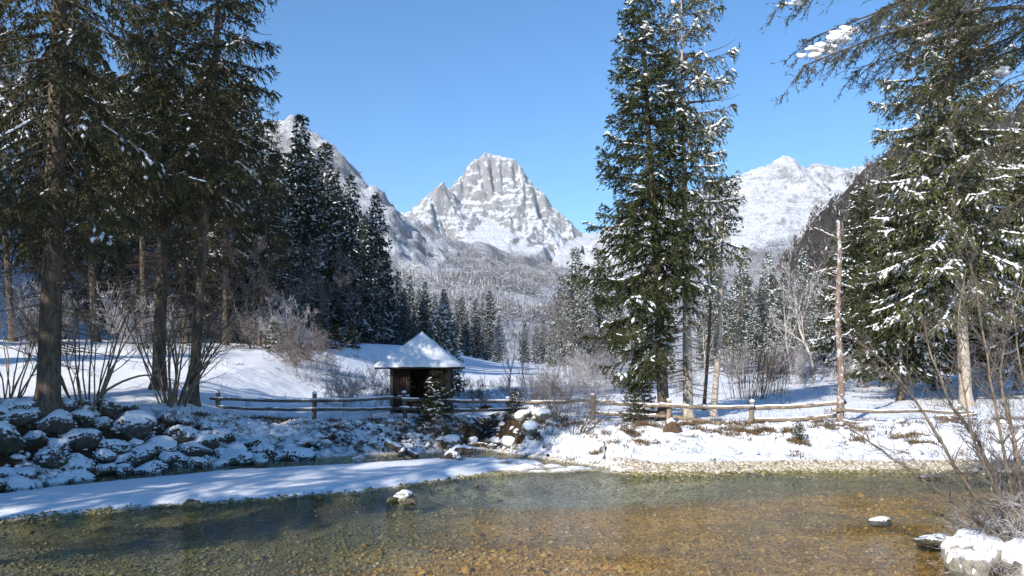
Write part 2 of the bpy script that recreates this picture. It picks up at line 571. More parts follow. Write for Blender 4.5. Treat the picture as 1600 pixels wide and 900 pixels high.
# ------------------------------------------------------------------ terrain
FX = [-60, -25, -16, -12.8, -10.4, -7.4, -4.65, -2.1, -.9, 1.3, 3, 4.4, 6.6, 10.2, 14.3, 18, 25, 40, 60]
FY = [3, 12.4, 17.4, 19.2, 20.8, 22.3, 23.6, 26.3, 27.7, 28.2, 28.4, 27.7, 27.7, 28.4, 28.4, 27.8, 27, 24, 20]
SX_ = [-60, -25, -16, -14.8, -13.8, -12.1, -9.6, -6, -2.9, -1, 1, 3, 5]
SY_ = [6, 16.6, 21.6, 22.8, 24.6, 26.4, 28.8, 30.4, 32.2, 32.7, 31.5, 29.2, 27]
BX = [-60, -25, -16.5, -14.3, -13, -10.3, -6.4, -2.9, -1.3, 0.2, 1.4, 2.6, 3.8, 5.2, 7, 10.2, 14.3, 18, 25, 40, 60]
BY = [8, 19.2, 24, 27.7, 29.8, 32.2, 33.6, 35, 36.2, 34.2, 32.6, 31, 29.6, 28.8, 28.9, 29.5, 29.5, 29.2, 28.6, 25.6, 21.6]
TX = [-60, -25, -16, -14, -12, -10, -1, 0, 10, 20, 40, 60]
TY = [2.6, 2.3, 2.10, 1.80, 1.40, 1.25, 1.22, 1.3, 1.2, 1.3, 1.5, 1.6]
WX = [-60, -16, -13, -10, -4, -1.3, 1, 4, 8, 16, 60]
WY = [4, 3.6, 3.6, 3.6, 3.4, 2.0, 3.6, 6.2, 6.4, 6.4, 6]
NX = [-60, -30, 0, 6, 7.6, 8.6, 9.6, 10.8, 12, 14, 20, 60]
NY = [4, 8, 9.5, 10.5, 11.5, 13.8, 15.4, 16.4, 17, 17.4, 18.5, 18]


def ground_h(x, y, detail=True):
    x = np.asarray(x, float); y = np.asarray(y, float)
    jig = 0.22 * fbm(x * 0.9, y * 0.9, 3, 3)
    Fv = np.interp(x, FX, FY) + jig; Sv = np.interp(x, SX_, SY_) + 0.8 * jig
    Bv = np.interp(x, BX, BY) + 0.6 * jig
    T = np.interp(x, TX, TY); W = np.interp(x, WX, WY); N = np.interp(x, NX, NY) + jig
    # river bed: pool towards the far side, shallow riffle to the right front
    pool = np.exp(-((x - 0.5) / 6.0) ** 2 - ((y - 25.5) / 2.6) ** 2) * 0.55 + np.exp(-((x + 9) / 9.0) ** 2 - ((y - 19.5) / 2.2) ** 2) * 0.35
    z = -np.clip((Fv - y) * 0.22, 0, 0.16) - pool * smooth(0, 2, Fv - y) - 0.03 * fbm(x * 1.5, y * 1.5, 3, 11)
    z = np.where(y > Fv, 0.0, np.minimum(z, -0.02))
    # spit between the river and the back channel
    sp = np.minimum(y - Fv, Sv - y)
    tip = smooth(0.6, -2.2, x)
    zs = 0.13 * smooth(0.0, 1.2, sp) * tip + 0.06 * smooth(0, 0.3, sp)
    zs = zs + (1 - tip) * (-0.03 + 0.16 * fbm(x * 0.8, y * 1.5, 3, 5)) * smooth(-0.1, 0.6, sp)
    z = np.where((y > Fv) & (y < Sv), zs, z)
    ch = (y >= Sv) & (y < Bv) & (y > Fv)
    z = np.where(ch, -0.13 + 0.05 * fbm(x * 1.2, y * 1.2, 2, 8) + 0.22 * smooth(0.55, 0.0, Bv - y), z)
    # gravel bar on the right (x > 4)
    gb = (y > Fv) & (y < Bv) & (x > 3.6)
    z = np.where(gb, 0.02 + 0.20 * (y - Fv), z)
    # bank and meadow
    u = np.clip((y - Bv) / W, 0, 1)
    left = smooth(-9, -12, x)
    prof = (1 - left) * (0.75 * smooth(0, 1, u) + 0.25 * u) + left * (0.6 * u + 0.4 * smooth(0, 0.9, u))
    base = np.where(x > 3.6, 0.02 + 0.2 * np.clip(Bv - Fv, 0, 3), 0.05)
    m = np.maximum(0, y - Bv - W - 3)
    g = np.interp(x, [-60, -32, -16, -4, 6, 14, 40, 90], [.13, .105, .092, .040, .020, .016, .028, .06])
    rise = g * 46 * np.tanh(m / 46) + 0.010 * np.maximum(0, m - 40)
    zb = base + (T - base) * prof + rise
    ampb = 0.30 * smooth(0, .15, u) * smooth(1.25, 0.5, (y - Bv) / W) * np.interp(x, [-20, -9, 0, 3, 6, 20], [.5, .8, 1.25, .6, .55, .55])
    if detail:
        zb = zb + ampb * (fbm(x * 1.1, y * 1.1, 4, 21, 0.55)) + 0.05 * fbm(x * 0.5, y * 0.5, 3, 31) * smooth(0.2, 1, u)
    # stream gully
    gx = -1.45 + 0.10 * (y - 36) + 0.25 * np.sin(y * 0.9)
    gul = np.exp(-((x - gx) / 0.62) ** 4) * smooth(Bv - 1, Bv + 0.5, y) * smooth(Bv + 6.5, Bv + 2.0, y)
    zb = zb - gul * (zb - 0.12) * 0.95 + (0.20 * fbm(x * 2.1, y * 2.1, 3, 401) * np.exp(-((x - gx) / 1.6) ** 2) * smooth(Bv, Bv + .8, y) * smooth(Bv + 6, Bv + 3, y) if detail else 0)
    # mounds right of the stream
    for (mx, my, mr, mh) in ((0.7, 37.0, .8, .35), (1.6, 36.6, .7, .35), (0.2, 38.4, .7, .4), (-3.5, 36.6, .9, .3), (-17.2, 29.5, 2.2, .45), (-14.6, 34.6, 2.0, .4)):
        zb = zb + mh * np.exp(-((x - mx) ** 2 + (y - my) ** 2) / mr ** 2)
    # wooded hill on the left
    foot = np.interp(y, [0, 40, 60, 75, 90, 140, 250, 400, 900], [-50, -44, -40, -32, -18.5, -30, -52, -90, -150])
    dh = np.maximum(0, foot + 3 * fbm(y * 0.03, x * 0.03, 3, 41) - x)
    hill = 0.95 * (np.sqrt(dh * dh + 64) - 8)
    zb = zb + 170 * np.tanh(hill / 170)
    z = np.where(y >= Bv, zb, z)
    # near bank (towards the camera)
    nb = np.maximum(0, N - y)
    z = np.where(y < N, 0.02 + 1.9 * (1 - np.exp(-nb * 0.42)) * 1.0 + 0.05 * fbm(x * 1.2, y * 1.2, 3, 51) * smooth(0, .6, nb), z)
    z = np.where((y >= N) & (y < Fv), np.maximum(z, -0.25 * (y - N)) * 1.0, z)
    if detail:
        z = z + np.where(y > Fv, 0.018 * fbm(x * 3, y * 3, 3, 61), 0)
    return z


def gz(x, y):
    return float(ground_h(np.array([x]), np.array([y]))[0])


def build_ground(x0, x1, y0, y1, step, name_hi, name_lo, drop=0.0):
    nx = int((x1 - x0) / step) + 1; ny = int((y1 - y0) / step) + 1
    xs = np.linspace(x0, x1, nx); ys = np.linspace(y0, y1, ny)
    gx, gy = np.meshgrid(xs, ys)
    x = gx.ravel(); y = gy.ravel()
    z = ground_h(x, y) - drop
    V = np.stack([x, y, z], 1)
    Fc = grid_faces(nx, ny)
    Fv = np.interp(x, FX, FY); Sv = np.interp(x, SX_, SY_); Bv = np.interp(x, BX, BY); W = np.interp(x, WX, WY)
    u = (y - Bv) / W
    dirt = 0.30 * smooth(0.0, 0.12, u) * smooth(1.15, 0.75, u)
    dirt += np.interp(x, [-20, -9, -4, 1.5, 3.5, 6, 20], [.24, .26, .34, .16, -.08, -.08, -.06]) * smooth(0.0, 0.12, u) * smooth(1.1, 0.7, u)
    gxl = -1.45 + 0.10 * (y - 36) + 0.25 * np.sin(y * 0.9)
    dirt += 0.95 * np.exp(-((x - gxl) / 0.85) ** 2) * smooth(-0.2, 0.1, u) * smooth(3.4, 2.4, u)
    dirt += 0.12 * smooth(0.9, 1.0, u) * smooth(1.35, 1.1, u)
    dirt = np.clip(dirt + 0.10 * fbm(x * 0.35, y * 0.35, 2, 71) * smooth(-.1, .1, u) * smooth(1.5, 1.0, u), 0, 1)
    dirt = np.where((y > Fv) & (y < Sv) & (x < 0), 0.10, dirt)
    grav = np.zeros_like(x)
    grav = np.maximum(grav, smooth(3.4, 5.0, x) * smooth(0.35, 0.0, y - Bv) * (y > Fv - 0.5))
    grav = np.maximum(grav, smooth(0.085, 0.02, z) * (y < Bv + 0.5) * 0.9)
    N = np.interp(x, NX, NY)
    grav = np.where(y < N, smooth(0.5, 0.1, N - y) * 0.8, grav)
    # mineral colour of the bed: olive left, pale silt in the pool, rust brown riffle; deep-water darkening is painted over it
    rif = smooth(-3.5, 2.0, x + 0.3 * (22 - y)) * smooth(27.0, 22.0, y + 0.25 * np.maximum(0, 5 - x) + 0.8 * fbm(x * .3, y * .3, 2, 81))
    sil = np.exp(-((x - 1) / 6.5) ** 2 - ((y - 26) / 2.3) ** 2)
    c = np.array([0.27, 0.23, 0.08])[None] * np.ones((len(x), 1))
    c = c * (1 - rif[:, None]) + np.array([0.66, 0.36, 0.075])[None] * rif[:, None]
    c = c * (1 - 0.85 * sil[:, None]) + np.array([0.46, 0.46, 0.36])[None] * 0.85 * sil[:, None]
    dk = np.exp(-((x + 6) / 8.0) ** 2 - ((y - (Fv - 1.7)) / 1.2) ** 2)  # dark of deeper water along the spit, painted into the bed colour
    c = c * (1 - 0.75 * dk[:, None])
    dk2 = smooth(2.5, 7.0, x + .5 * fbm(x * .5, y * .5, 2, 95)) * np.exp(-((y - 20.0) / 3.2) ** 2)  # browner bed on the right, with the dark of deeper water painted in
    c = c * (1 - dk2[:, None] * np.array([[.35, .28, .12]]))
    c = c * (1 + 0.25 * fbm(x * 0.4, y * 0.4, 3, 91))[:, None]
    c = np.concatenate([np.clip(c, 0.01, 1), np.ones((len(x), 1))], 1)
    fz = z[Fc].max(1)
    low = fz < 0.03
    for nm, sel, mat in ((name_hi, ~low, M['ground']), (name_lo, low, M['bed'])):
        if nm is None or not sel.any(): continue
        ff = Fc[sel]
        used, inv = np.unique(ff, return_inverse=True)
        me = mesh_np(nm, V[used], inv.reshape(-1, 4), [mat])
        for an, arr in (("dirt", dirt), ("gravel", grav)):
            a = me.attributes.new(an, 'FLOAT', 'POINT'); a.data.foreach_set("value", np.ascontiguousarray(arr[used], np.float32))
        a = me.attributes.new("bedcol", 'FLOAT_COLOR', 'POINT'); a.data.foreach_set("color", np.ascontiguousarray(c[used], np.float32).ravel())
        o = link(nm, me); o["kind"] = "structure"


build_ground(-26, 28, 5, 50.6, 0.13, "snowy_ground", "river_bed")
build_ground(-120, 140, 50, 330, 1.4, "snowy_meadow", None)


# outer ground: coarse strips outside the detailed sheet, to the valley sides and behind the camera
def coarse(name, x0, x1, y0, y1, nx, ny, drop, mat=None):
    gx, gy = np.meshgrid(np.linspace(x0, x1, nx), np.linspace(y0, y1, ny))
    z = ground_h(gx.ravel(), gy.ravel(), False) - drop
    me = mesh_np(name, np.stack([gx.ravel(), gy.ravel(), z], 1), grid_faces(nx, ny), [mat or M['ground']])
    o = link(name, me); o["kind"] = "structure"


coarse("left_snowy_ground", -130, -25.8, -10, 52, 120, 70, 0.03)
coarse("right_snowy_ground", 27.8, 140, -10, 52, 110, 70, 0.03)
coarse("near_snowy_ground", -26, 28, -40, 5.1, 64, 44, 0.03)
coarse("left_wooded_hill", -420, -119, -10, 700, 60, 140, 0.3)
coarse("valley_floor", -122, 420, 326, 1400, 90, 120, 0.5)
coarse("right_valley_ground", 139, 420, -10, 328, 40, 60, 0.3)

wm = mesh_np("river_water", [(-60, 2, 0), (60, 2, 0), (60, 38.5, 0), (-60, 38.5, 0)], [[0, 1, 2, 3]], [M['water']])
wo = link("river_water", wm); wo["kind"] = "structure"


# ------------------------------------------------------------------ mountains
def seg_dist(px, py, a, b):
    ab = b[:2] - a[:2]; L2 = (ab ** 2).sum() + 1e-9
    t = np.clip(((px - a[0]) * ab[0] + (py - a[1]) * ab[1]) / L2, 0, 1)
    d = np.hypot(px - (a[0] + t * ab[0]), py - (a[1] + t * ab[1]))
    return d, a[2] + t * (b[2] - a[2])


def ridge_field(x, y, lines, slopes):
    H = np.full_like(x, -1e9)
    for ln, s in zip(lines, slopes):
        pts = [P(*p) for p in ln]
        for a, b in zip(pts[:-1], pts[1:]):
            d, zz = seg_dist(x, y, a, b)
            H = np.maximum(H, zz - s * d)
    return H


def mountain(name, x0, x1, y0, y1, step, lines, slopes, mat, amp, wl, base, seed, fill=None, rough_y=1.0, gullies=()):
    nx = int((x1 - x0) / step) + 1; ny = int((y1 - y0) / (step * rough_y)) + 1
    gx, gy = np.meshgrid(np.linspace(x0, x1, nx), np.linspace(y0, y1, ny))
    x = gx.ravel(); y = gy.ravel()
    wx = x + wl * 0.22 * fbm(x / wl * 1.3, y / wl * 1.3, 3, seed + 50); wy = y + wl * 0.22 * fbm(x / wl * 1.3 + 9, y / wl * 1.3, 3, seed + 60)
    dfx = 0.35
    H = ridge_field(x * (1 - dfx) + wx * dfx, y * (1 - dfx) + wy * dfx, lines, slopes)
    rn = ridged(x / wl, y / (wl * 2.2), 5, seed, 0.55)
    H = H + amp * (rn - 0.8) + amp * 0.35 * fbm(x / (wl * .18), y / (wl * .3), 4, seed + 9, 0.6)
    H = H + amp * .30 * (ridged(x / (wl * .36), y / (wl * 2.0), 4, seed + 30, .6) - .6)
    for (pa_, pb_, dep, wid) in gullies:
        a_, b_ = P(*pa_), P(*pb_)
        d_, _z = seg_dist(wx * .12 + x * .88, y, a_, b_)
        H = H - dep * np.exp(-(d_ / wid) ** 2)
    if fill is not None: H = np.maximum(H, fill(x, y) + amp * .25 * fbm(x / 90, y / 90, 3, seed + 71))
    z = np.maximum(H, base - 40)
    me = mesh_np(name, np.stack([x, y, z], 1), grid_faces(nx, ny), [mat])
    o = link(name, me); o["kind"] = "structure"
    return x, y, z, nx, ny


PK = [
    [(520, 352, 3900), (600, 340, 3900), (640, 333, 3900), (662, 316, 3900), (690, 287, 3800), (704, 300, 3950), (718, 285, 4000), (735, 260, 4050), (752, 247, 4100), (765, 241, 4100), (778, 239, 4100), (790, 245, 4100), (803, 253, 4100), (812, 266, 4100), (818, 279, 4080), (828, 290, 4000), (842, 304, 4000), (853, 320, 4000), (861, 346, 4000), (880, 353, 4150), (905, 362, 4200), (940, 378, 4200), (1000, 392, 4300), (1080, 398, 4300)],
    [(828, 290, 4000), (817, 308, 3900), (800, 335, 3780), (782, 356, 3680), (765, 374, 3600)],
    [(828, 290, 4000), (838, 330, 3850), (832, 360, 3700), (815, 388, 3500), (800, 402, 3350)],
    [(853, 320, 4000), (862, 356, 3850), (866, 384, 3650)],
    [(690, 287, 3800), (708, 322, 3700), (722, 348, 3600)],
    [(690, 287, 3800), (668, 324, 3650), (652, 348, 3500)],
    [(752, 247, 4100), (748, 272, 4020), (742, 300, 3950)],
    [(790, 245, 4100), (788, 275, 4000), (780, 305, 3920)],
    [(905, 362, 4200), (890, 390, 3900), (880, 430, 3400)],
    [(940, 378, 4200), (960, 410, 3800), (950, 440, 3300)],
]

GUL = [((751, 268, 4060), (757, 300, 3930), 34, 11), ((769, 264, 4060), (773, 305, 3930), 36, 11), ((784, 262, 4060), (788, 290, 3960), 20, 9), ((804, 272, 4050), (810, 300, 3960), 30, 12), ((722, 285, 4020), (728, 312, 3900), 28, 11), ((838, 305, 3980), (846, 360, 3800), 30, 14), ((822, 310, 3920), (818, 365, 3700), 26, 12), ((845, 330, 3930), (858, 372, 3760), 24, 12), ((697, 305, 3770), (716, 330, 3680), 18, 9), ((676, 310, 3720), (684, 340, 3560), 20, 10), ((800, 340, 3820), (806, 385, 3520), 18, 12), ((760, 300, 3950), (764, 335, 3880), 14, 9)]


def peak_snow(x, y):
    w = 60 * fbm(x / 110, y / 160, 3, 505); xs_ = x + w
    def soft(v): return 1.15 * (np.sqrt(np.maximum(0, v) ** 2 + 900) - 30)
    a = 452 + .36 * (y - 3300) - soft(xs_ - X(830, 3500)) - soft(X(692, 3500) - xs_) - soft(y + w - 3640) * 1.2
    c = 452 + .47 * (y - 3300) - soft(xs_ - X(790, 3800)) - soft(X(742, 3800) - xs_) - soft(y + w - 3860) * 1.2
    b = 360 + .37 * (y - 3200) - soft(X(874, 3700) - xs_) - soft(y + w - 4000) * 1.2
    a = np.maximum(a, c)
    return np.maximum(a, b)


mountain("rocky_mountain_peak", -760, 860, 3050, 4350, 6.5, PK, [1.25, 1.0, 1.15, 1.2, 1.2, 1.1, 1.5, 1.5, .7, .7], M['peak'], 18, 170, 250, 5, peak_snow, 1.0, GUL)
RM = [
    [(960, 345, 3500), (1060, 310, 3500), (1100, 297, 3500), (1150, 280, 3500), (1180, 268, 3500), (1202, 256, 3500), (1225, 244, 3500), (1240, 252, 3500), (1258, 260, 3550), (1290, 262, 3600), (1320, 257, 3600), (1345, 264, 3600), (1400, 268, 3600), (1480, 285, 3600), (1600, 300, 3600), (1800, 330, 3600)],
    [(1225, 244, 3500), (1217, 290, 3300), (1228, 340, 3000), (1222, 380, 2700)],
    [(1150, 280, 3500), (1168, 320, 3250), (1180, 362, 2950)],
    [(1320, 257, 3600), (1302, 300, 3300), (1282, 350, 2900)],
    [(1100, 297, 3500), (1090, 340, 3200), (1110, 390, 2800)],
]
mountain("broad_snowy_mountain", 300, 2500, 2450, 3750, 10, RM, [.8, .62, .62, .62, .62], M['ridge'], 19, 170, 150, 15)
LR = [[(150, 120, 1600), (300, 150, 1600), (360, 175, 1600), (400, 199, 1600), (430, 190, 1600), (452, 190, 1600), (480, 206, 1600), (510, 229, 1600), (545, 271, 1600), (580, 299, 1600), (610, 321, 1600), (640, 337, 1620), (680, 374, 1640), (720, 410, 1660), (760, 470, 1680)],
      [(452, 196, 1600), (470, 260, 1400), (500, 330, 1200)], [(545, 271, 1600), (570, 330, 1450), (600, 380, 1300)]]
lrx, lry, lrz, lrnx, lrny = mountain("snowy_left_ridge", -900, 30, 1050, 1750, 6.5, LR, [.95, .8, .8], M['ridge'], 16, 120, 40, 25)

# forested foothills
FT_X = [(200, 330), (560, 352), (640, 346), (690, 366), (740, 386), (790, 401), (830, 416), (870, 430), (905, 440), (960, 448), (1040, 440), (1100, 420), (1160, 402), (1230, 386), (1300, 378), (1400, 372), (1600, 370), (1900, 370)]


def foot_h(x, y):
    D0 = 2300.0
    xr = X(np.array([p[0] for p in FT_X], float), D0)
    zr = np.array([(HOR - p[1]) / F_PX * D0 for p in FT_X])
    zt = np.interp(x * D0 / np.maximum(y, 500) * 0.5 + x * 0.5, xr, zr)
    t = np.clip((y - 420) / (D0 - 420), 0, 1.0)
    z = 8 + zt * t ** 1.15
    z = np.where(y > D0, 8 + zt - (y - D0) * 0.5, z)
    z = z - np.maximum(0, 470 - y) * .15
    z = z + t * (34 * (ridged(x / 420, y / 700, 4, 77) - 0.8) + 14 * fbm(x / 90, y / 90, 4, 78)) * smooth(1.0, 0.85, t * 0.9)
    return z


gx, gy = np.meshgrid(np.linspace(-1400, 2000, 300), np.linspace(370, 2600, 195))
fz_ = foot_h(gx.ravel(), gy.ravel())
o = link("wooded_foothill", mesh_np("wooded_foothill", np.stack([gx.ravel(), gy.ravel(), fz_], 1), grid_faces(300, 195), [M['foot']]))
o["kind"] = "structure"

# far woods on the foothills, one mass
rng = np.random.RandomState(4)


def far_wood(name, xs, ys, zs, hs, mat_leaf, nk=9, wd=.26, dzr=-.3):
    N = len(xs); acc = Acc()
    c = np.stack([xs, ys, zs], 1)
    for k in range(nk):
        t = rng.uniform(.02, .92, N) if k else np.full(N, .55)
        a = rng.uniform(0, 6.283, N); rad = hs * wd * (1 - t) * rng.uniform(.5, 1.3, N)
        b = c + np.stack([np.cos(a) * rad * .3, np.sin(a) * rad * .3, hs * t], 1)
        dz = dzr * rng.uniform(.4, 1.2, N)
        d = norm(np.stack([np.cos(a), np.sin(a), dz], 1)) if k else np.tile([[0, 0, 1.0]], (N, 1))
        ln = rad * 1.5 + hs * .05 if k else hs * .45
        sd = norm(np.cross(d, rng.normal(0, 1, (N, 3))))
        acc.add(*kites(b, d, sd, ln, hs * (.045 if k else .03) * rng.uniform(.7, 1.4, N)))
    o = link(name, acc.mesh(name, mat_leaf, False))
    o["kind"] = "stuff"


def mk_farwood():
    m = NT("frosted_far_trees", 0.9, 0.1)
    g = m.n("ShaderNodeNewGeometry")
    c = m.ramp(g.outputs["Random Per Island"], [(0, (0.075, 0.075, 0.07)), (0.35, (0.15, 0.135, 0.13)), (0.7, (0.26, 0.24, 0.24)), (1.0, (0.55, 0.55, 0.57))])
    n = m.noise(0.012, 4)
    n2 = m.noise(0.0045, 4)
    c = m.mix(m.mrange(n, 0.42, 0.6, 0, 0.55), c, (0.46, 0.45, 0.47))
    m.color(m.mix(m.mrange(n2, 0.5, 0.62, 0, 0.8), c, (0.085, 0.075, 0.078)))
    return m.m


M['farwood'] = mk_farwood()
N = 34000
yy = 640 + (2350 - 640) * rng.rand(N) ** 0.85
pxs = rng.uniform(540, 1330, N)
xx = X(pxs, yy)
dens = fbm(xx / 260, yy / 260, 3, 88) + 0.25
keep = dens + .5 * fbm(xx / 110, yy / 110, 2, 89) > 0.05
xx, yy = xx[keep], yy[keep]
far_wood("foothill_woods", xx, yy, foot_h(xx, yy), rng.uniform(8, 17, len(xx)), M['farwood'], 6)

k = rng.choice(len(lrx), 7000, replace=False)
k = k[(lrz[k] > 30) & (lrx[k] > -520) & (lry[k] < 1640)]
far_wood("ridge_woods", lrx[k] + rng.uniform(-3, 3, len(k)), lry[k], lrz[k], rng.uniform(6, 13, len(k)), M['farwood'], 5)

# crag on the right, wooded
CR = [[(1245, 470, 420), (1262, 412, 420), (1275, 368, 430), (1300, 320, 440), (1330, 288, 450), (1356, 266, 460), (1400, 225, 470), (1480, 190, 480), (1600, 160, 500), (1900, 120, 540)],
      [(1356, 266, 460), (1400, 330, 380), (1430, 420, 320)], [(1480, 190, 480), (1540, 300, 400), (1560, 420, 320)], [(1300, 320, 440), (1320, 400, 390), (1330, 480, 340)]]
cx_, cy_, cz_, cnx, cny = mountain("wooded_crag", 120, 500, 230, 640, 2.5, CR, [1.5, 1.1, 1.1, 1.3], M['cliff'], 5, 40, -20, 35)
lowx = rng.uniform(130, 420, 6500); lowy = rng.uniform(250, 500, 6500)
ix = np.clip(((lowx - 120) / 380 * (cnx - 1)).round().astype(int), 0, cnx - 1); iy = np.clip(((lowy - 230) / 410 * (cny - 1)).round().astype(int), 0, cny - 1)
lz = cz_.reshape(cny, cnx)[iy, ix]
k = (lz > 3)


def mk_cragwood():
    m = NT("bare_crag_trees", 0.9, 0.1)
    g = m.n("ShaderNodeNewGeometry")
    m.color(m.ramp(g.outputs["Random Per Island"], [(0, (0.06, 0.055, 0.05)), (0.5, (0.125, 0.11, 0.10)), (0.9, (0.22, 0.20, 0.19)), (1.0, (0.6, 0.6, 0.6))]))
    return m.m


far_wood("crag_woods", lowx[k], lowy[k], lz[k], rng.uniform(3.5, 9, k.sum()), mk_cragwood(), 9, .30, 1.6)


# ------------------------------------------------------------------ trees
def trunk_curve(H, lean, wob, seed):
    rg = np.random.RandomState(seed)
    ph = rg.uniform(0, 6.28, 2)

    def c(z):
        t = np.asarray(z, float) / H
        return np.stack([lean[0] * t + wob * np.sin(t * 5 + ph[0]) * t, lean[1] * t + wob * np.sin(t * 4 + ph[1]) * t, np.asarray(z, float)], -1)
    return c


def spruce(name, seed, H, r0, zb, R, n, spacing=.17, sl=.19, sw=.035, snow=.3, snow_sz=1.0, lean=(0, 0), needle='needle_green', bark='bark',
           elev=(-.45, .65), sag=.35, lift=.25, hang=.55, dead=25, asym=None, power=.85, step=.095, hero=True, wob=.08, bare=0.0, low_ramp=.12, twig_mat='twig'):
    rg = np.random.RandomState(seed)
    cv = trunk_curve(H, lean, wob, seed)
    zz = np.concatenate([[-.3, 0, .15, .4, .8], np.linspace(1.4, H, 22 if hero else 8)])
    rr = r0 * np.clip(1 - zz / H, 0.02, 1) ** .85 * (1 + .55 * np.exp(-np.maximum(zz, 0) / .28))
    trunk = Acc(); trunk.add(*tube(cv(zz), rr, 12 if hero else 6, True, seed, .06))
    limbs = Acc(); crown = Acc(); sn = Acc()
    K = 7 if hero else 4
    s = np.linspace(0, 1, K)
    wh = 5
    ip = np.arange(n) // wh; inter = rg.rand(n) < .22
    zs = zb + (H * .99 - zb) * (ip + np.where(inter, rg.uniform(0, 1, n), rg.normal(.5, .07, n))) * wh / n
    zs = np.clip(zs, zb, H * .995)
    for i in range(n):
        t = (zs[i] - zb) / (H - zb)
        az = i * 2.39996 + rg.uniform(-.4, .4)
        prof = max(.03, (1 - t)) ** power * min(1, .35 + t / max(low_ramp, .001) * .65)
        L = R * prof * rg.uniform(.68, 1.12) + .12
        if asym: L *= asym(az, t)
        if L < .1: continue
        e = elev[0] + (elev[1] - elev[0]) * t + rg.uniform(-.12, .12)
        hd = np.array([math.cos(az), math.sin(az), 0]); sd = np.array([-math.sin(az), math.cos(az), 0])
        bend = rg.uniform(-.12, .12)
        def pos(q):
            q = np.asarray(q)[:, None]
            return cv(np.full(1, zs[i])) + hd * L * q * math.cos(e * .6) + sd * bend * L * q ** 2 + np.array([0, 0, 1.0]) * L * (math.sin(e) * q - sag * (1 - .5 * t) * q ** 1.7 + lift * q ** 4)
        pts = pos(s)
        rb = max(.008, min(.05, .011 * L + .006)) * (1.0 if hero else 1.3)
        limbs.add(*tube(pts, rb * (1 - .85 * s) + .002, 4 if hero else 3, False))
        if rg.rand() < bare: continue
        nb = max(3, int(2 * L * .92 / spacing))
        q = np.sort(rg.uniform(.10 if hero else .06, 1.0, nb)); q[-1] = .99
        pb = pos(q); tg = norm(pos(q + .02) - pb)
        side = np.where(np.arange(nb) % 2 == 0, 1.0, -1.0)[:, None]
        l = (np.minimum(.95, .46 * L) * (1 - q) ** .55 * rg.uniform(.6, 1.15, nb) + .16) * (1.0 if hero else 1.1)
        d = norm(tg * rg.uniform(.45, .9, nb)[:, None] + side * sd * .8 + rg.normal(0, .14, (nb, 3)) + np.array([0, 0, -.12]))
        hg = hang * rg.uniform(.4, 1.3, nb)
        if hero:
            p_end = pb + d * l[:, None] - np.array([0, 0, 1.0]) * (hg * l)[:, None]
            limbs.add(*prisms(pb, pb * .5 + p_end * .5 + np.array([0, 0, .12]) * (hg * l)[:, None], .006, .004))
        # needle sprays
        m = max(2, int(round(l.mean() / step)))
        u = (np.arange(m) + rg.uniform(0, 1, (nb, m))) / m
        base = pb[:, None] + d[:, None] * (l[:, None] * u)[..., None] - np.array([0, 0, 1.0]) * ((hg * l)[:, None] * u ** 2)[..., None]
        dd = d[:, None] + np.array([0, 0, -1.6]) * (hg[:, None] * u)[..., None]
        for rep in range(2):
            d2 = norm(dd + rg.normal(0, .42, dd.shape)).reshape(-1, 3)
            b2 = base.reshape(-1, 3)
            sdv = norm(np.cross(d2, rg.normal(0, 1, d2.shape)))
            nn = len(b2)
            crown.add(*kites(b2, d2, sdv, sl * rg.uniform(.7, 1.35, nn), sw * rg.uniform(.7, 1.3, nn)))
        # along the limb
        mm = max(3, int(L / step))
        qq = rg.uniform(.15, 1, mm); bb = pos(qq); tt = norm(pos(qq + .02) - bb)
        d2 = norm(tt + rg.normal(0, .5, bb.shape)); sdv = norm(np.cross(d2, rg.normal(0, 1, bb.shape)))
        crown.add(*kites(bb, d2, sdv, sl * rg.uniform(.7, 1.2, mm), sw * rg.uniform(.7, 1.3, mm)))
        # snow lying on the boughs, in patches
        lvl = snow * rg.uniform(0, 2.0) * (.7 + .5 * (1 - t))
        cl = noise3(pb, 1.1, seed) + .25 * noise3(pb, 3.1, seed + 2)
        pk = (rg.rand(nb) < min(1.0, lvl * 1.7) * (.3 + q)) & (q > .25) & (cl > .12)
        if pk.any():
            kk = pk.sum(); reps = 2
            uu = rg.uniform(.05, .8, (kk, reps))
            c = pb[pk][:, None] + d[pk][:, None] * (l[pk][:, None] * uu)[..., None] - np.array([0, 0, 1.0]) * ((hg * l)[pk][:, None] * uu ** 2)[..., None]
            dv = norm(d[pk][:, None] - np.array([0, 0, 1.6]) * (hg[pk][:, None] * uu)[..., None] + rg.normal(0, .2, c.shape)).reshape(-1, 3)
            c = c.reshape(-1, 3); nn = len(c); c = c + np.array([0, 0, .03 * snow_sz])
            sn.add(*lumps(c, dv, rg.uniform(.10, .22, nn) * snow_sz, rg.uniform(.05, .10, nn) * snow_sz, rg.uniform(.025, .05, nn) * snow_sz))
        if lvl > .3:
            kk = max(1, int(L / (.11 * snow_sz)))
            qq = rg.uniform(.3, 1.0, kk); c = pos(qq); qq = qq[noise3(c, .9, seed + 5) > -.12]; kk = len(qq); c = pos(qq); dv = norm(pos(qq + .02) - c)
            sn.add(*lumps(c + np.array([0, 0, .035 * snow_sz]), dv, rg.uniform(.08, .15, kk) * snow_sz, rg.uniform(.055, .11, kk) * snow_sz, rg.uniform(.03, .065, kk) * snow_sz))
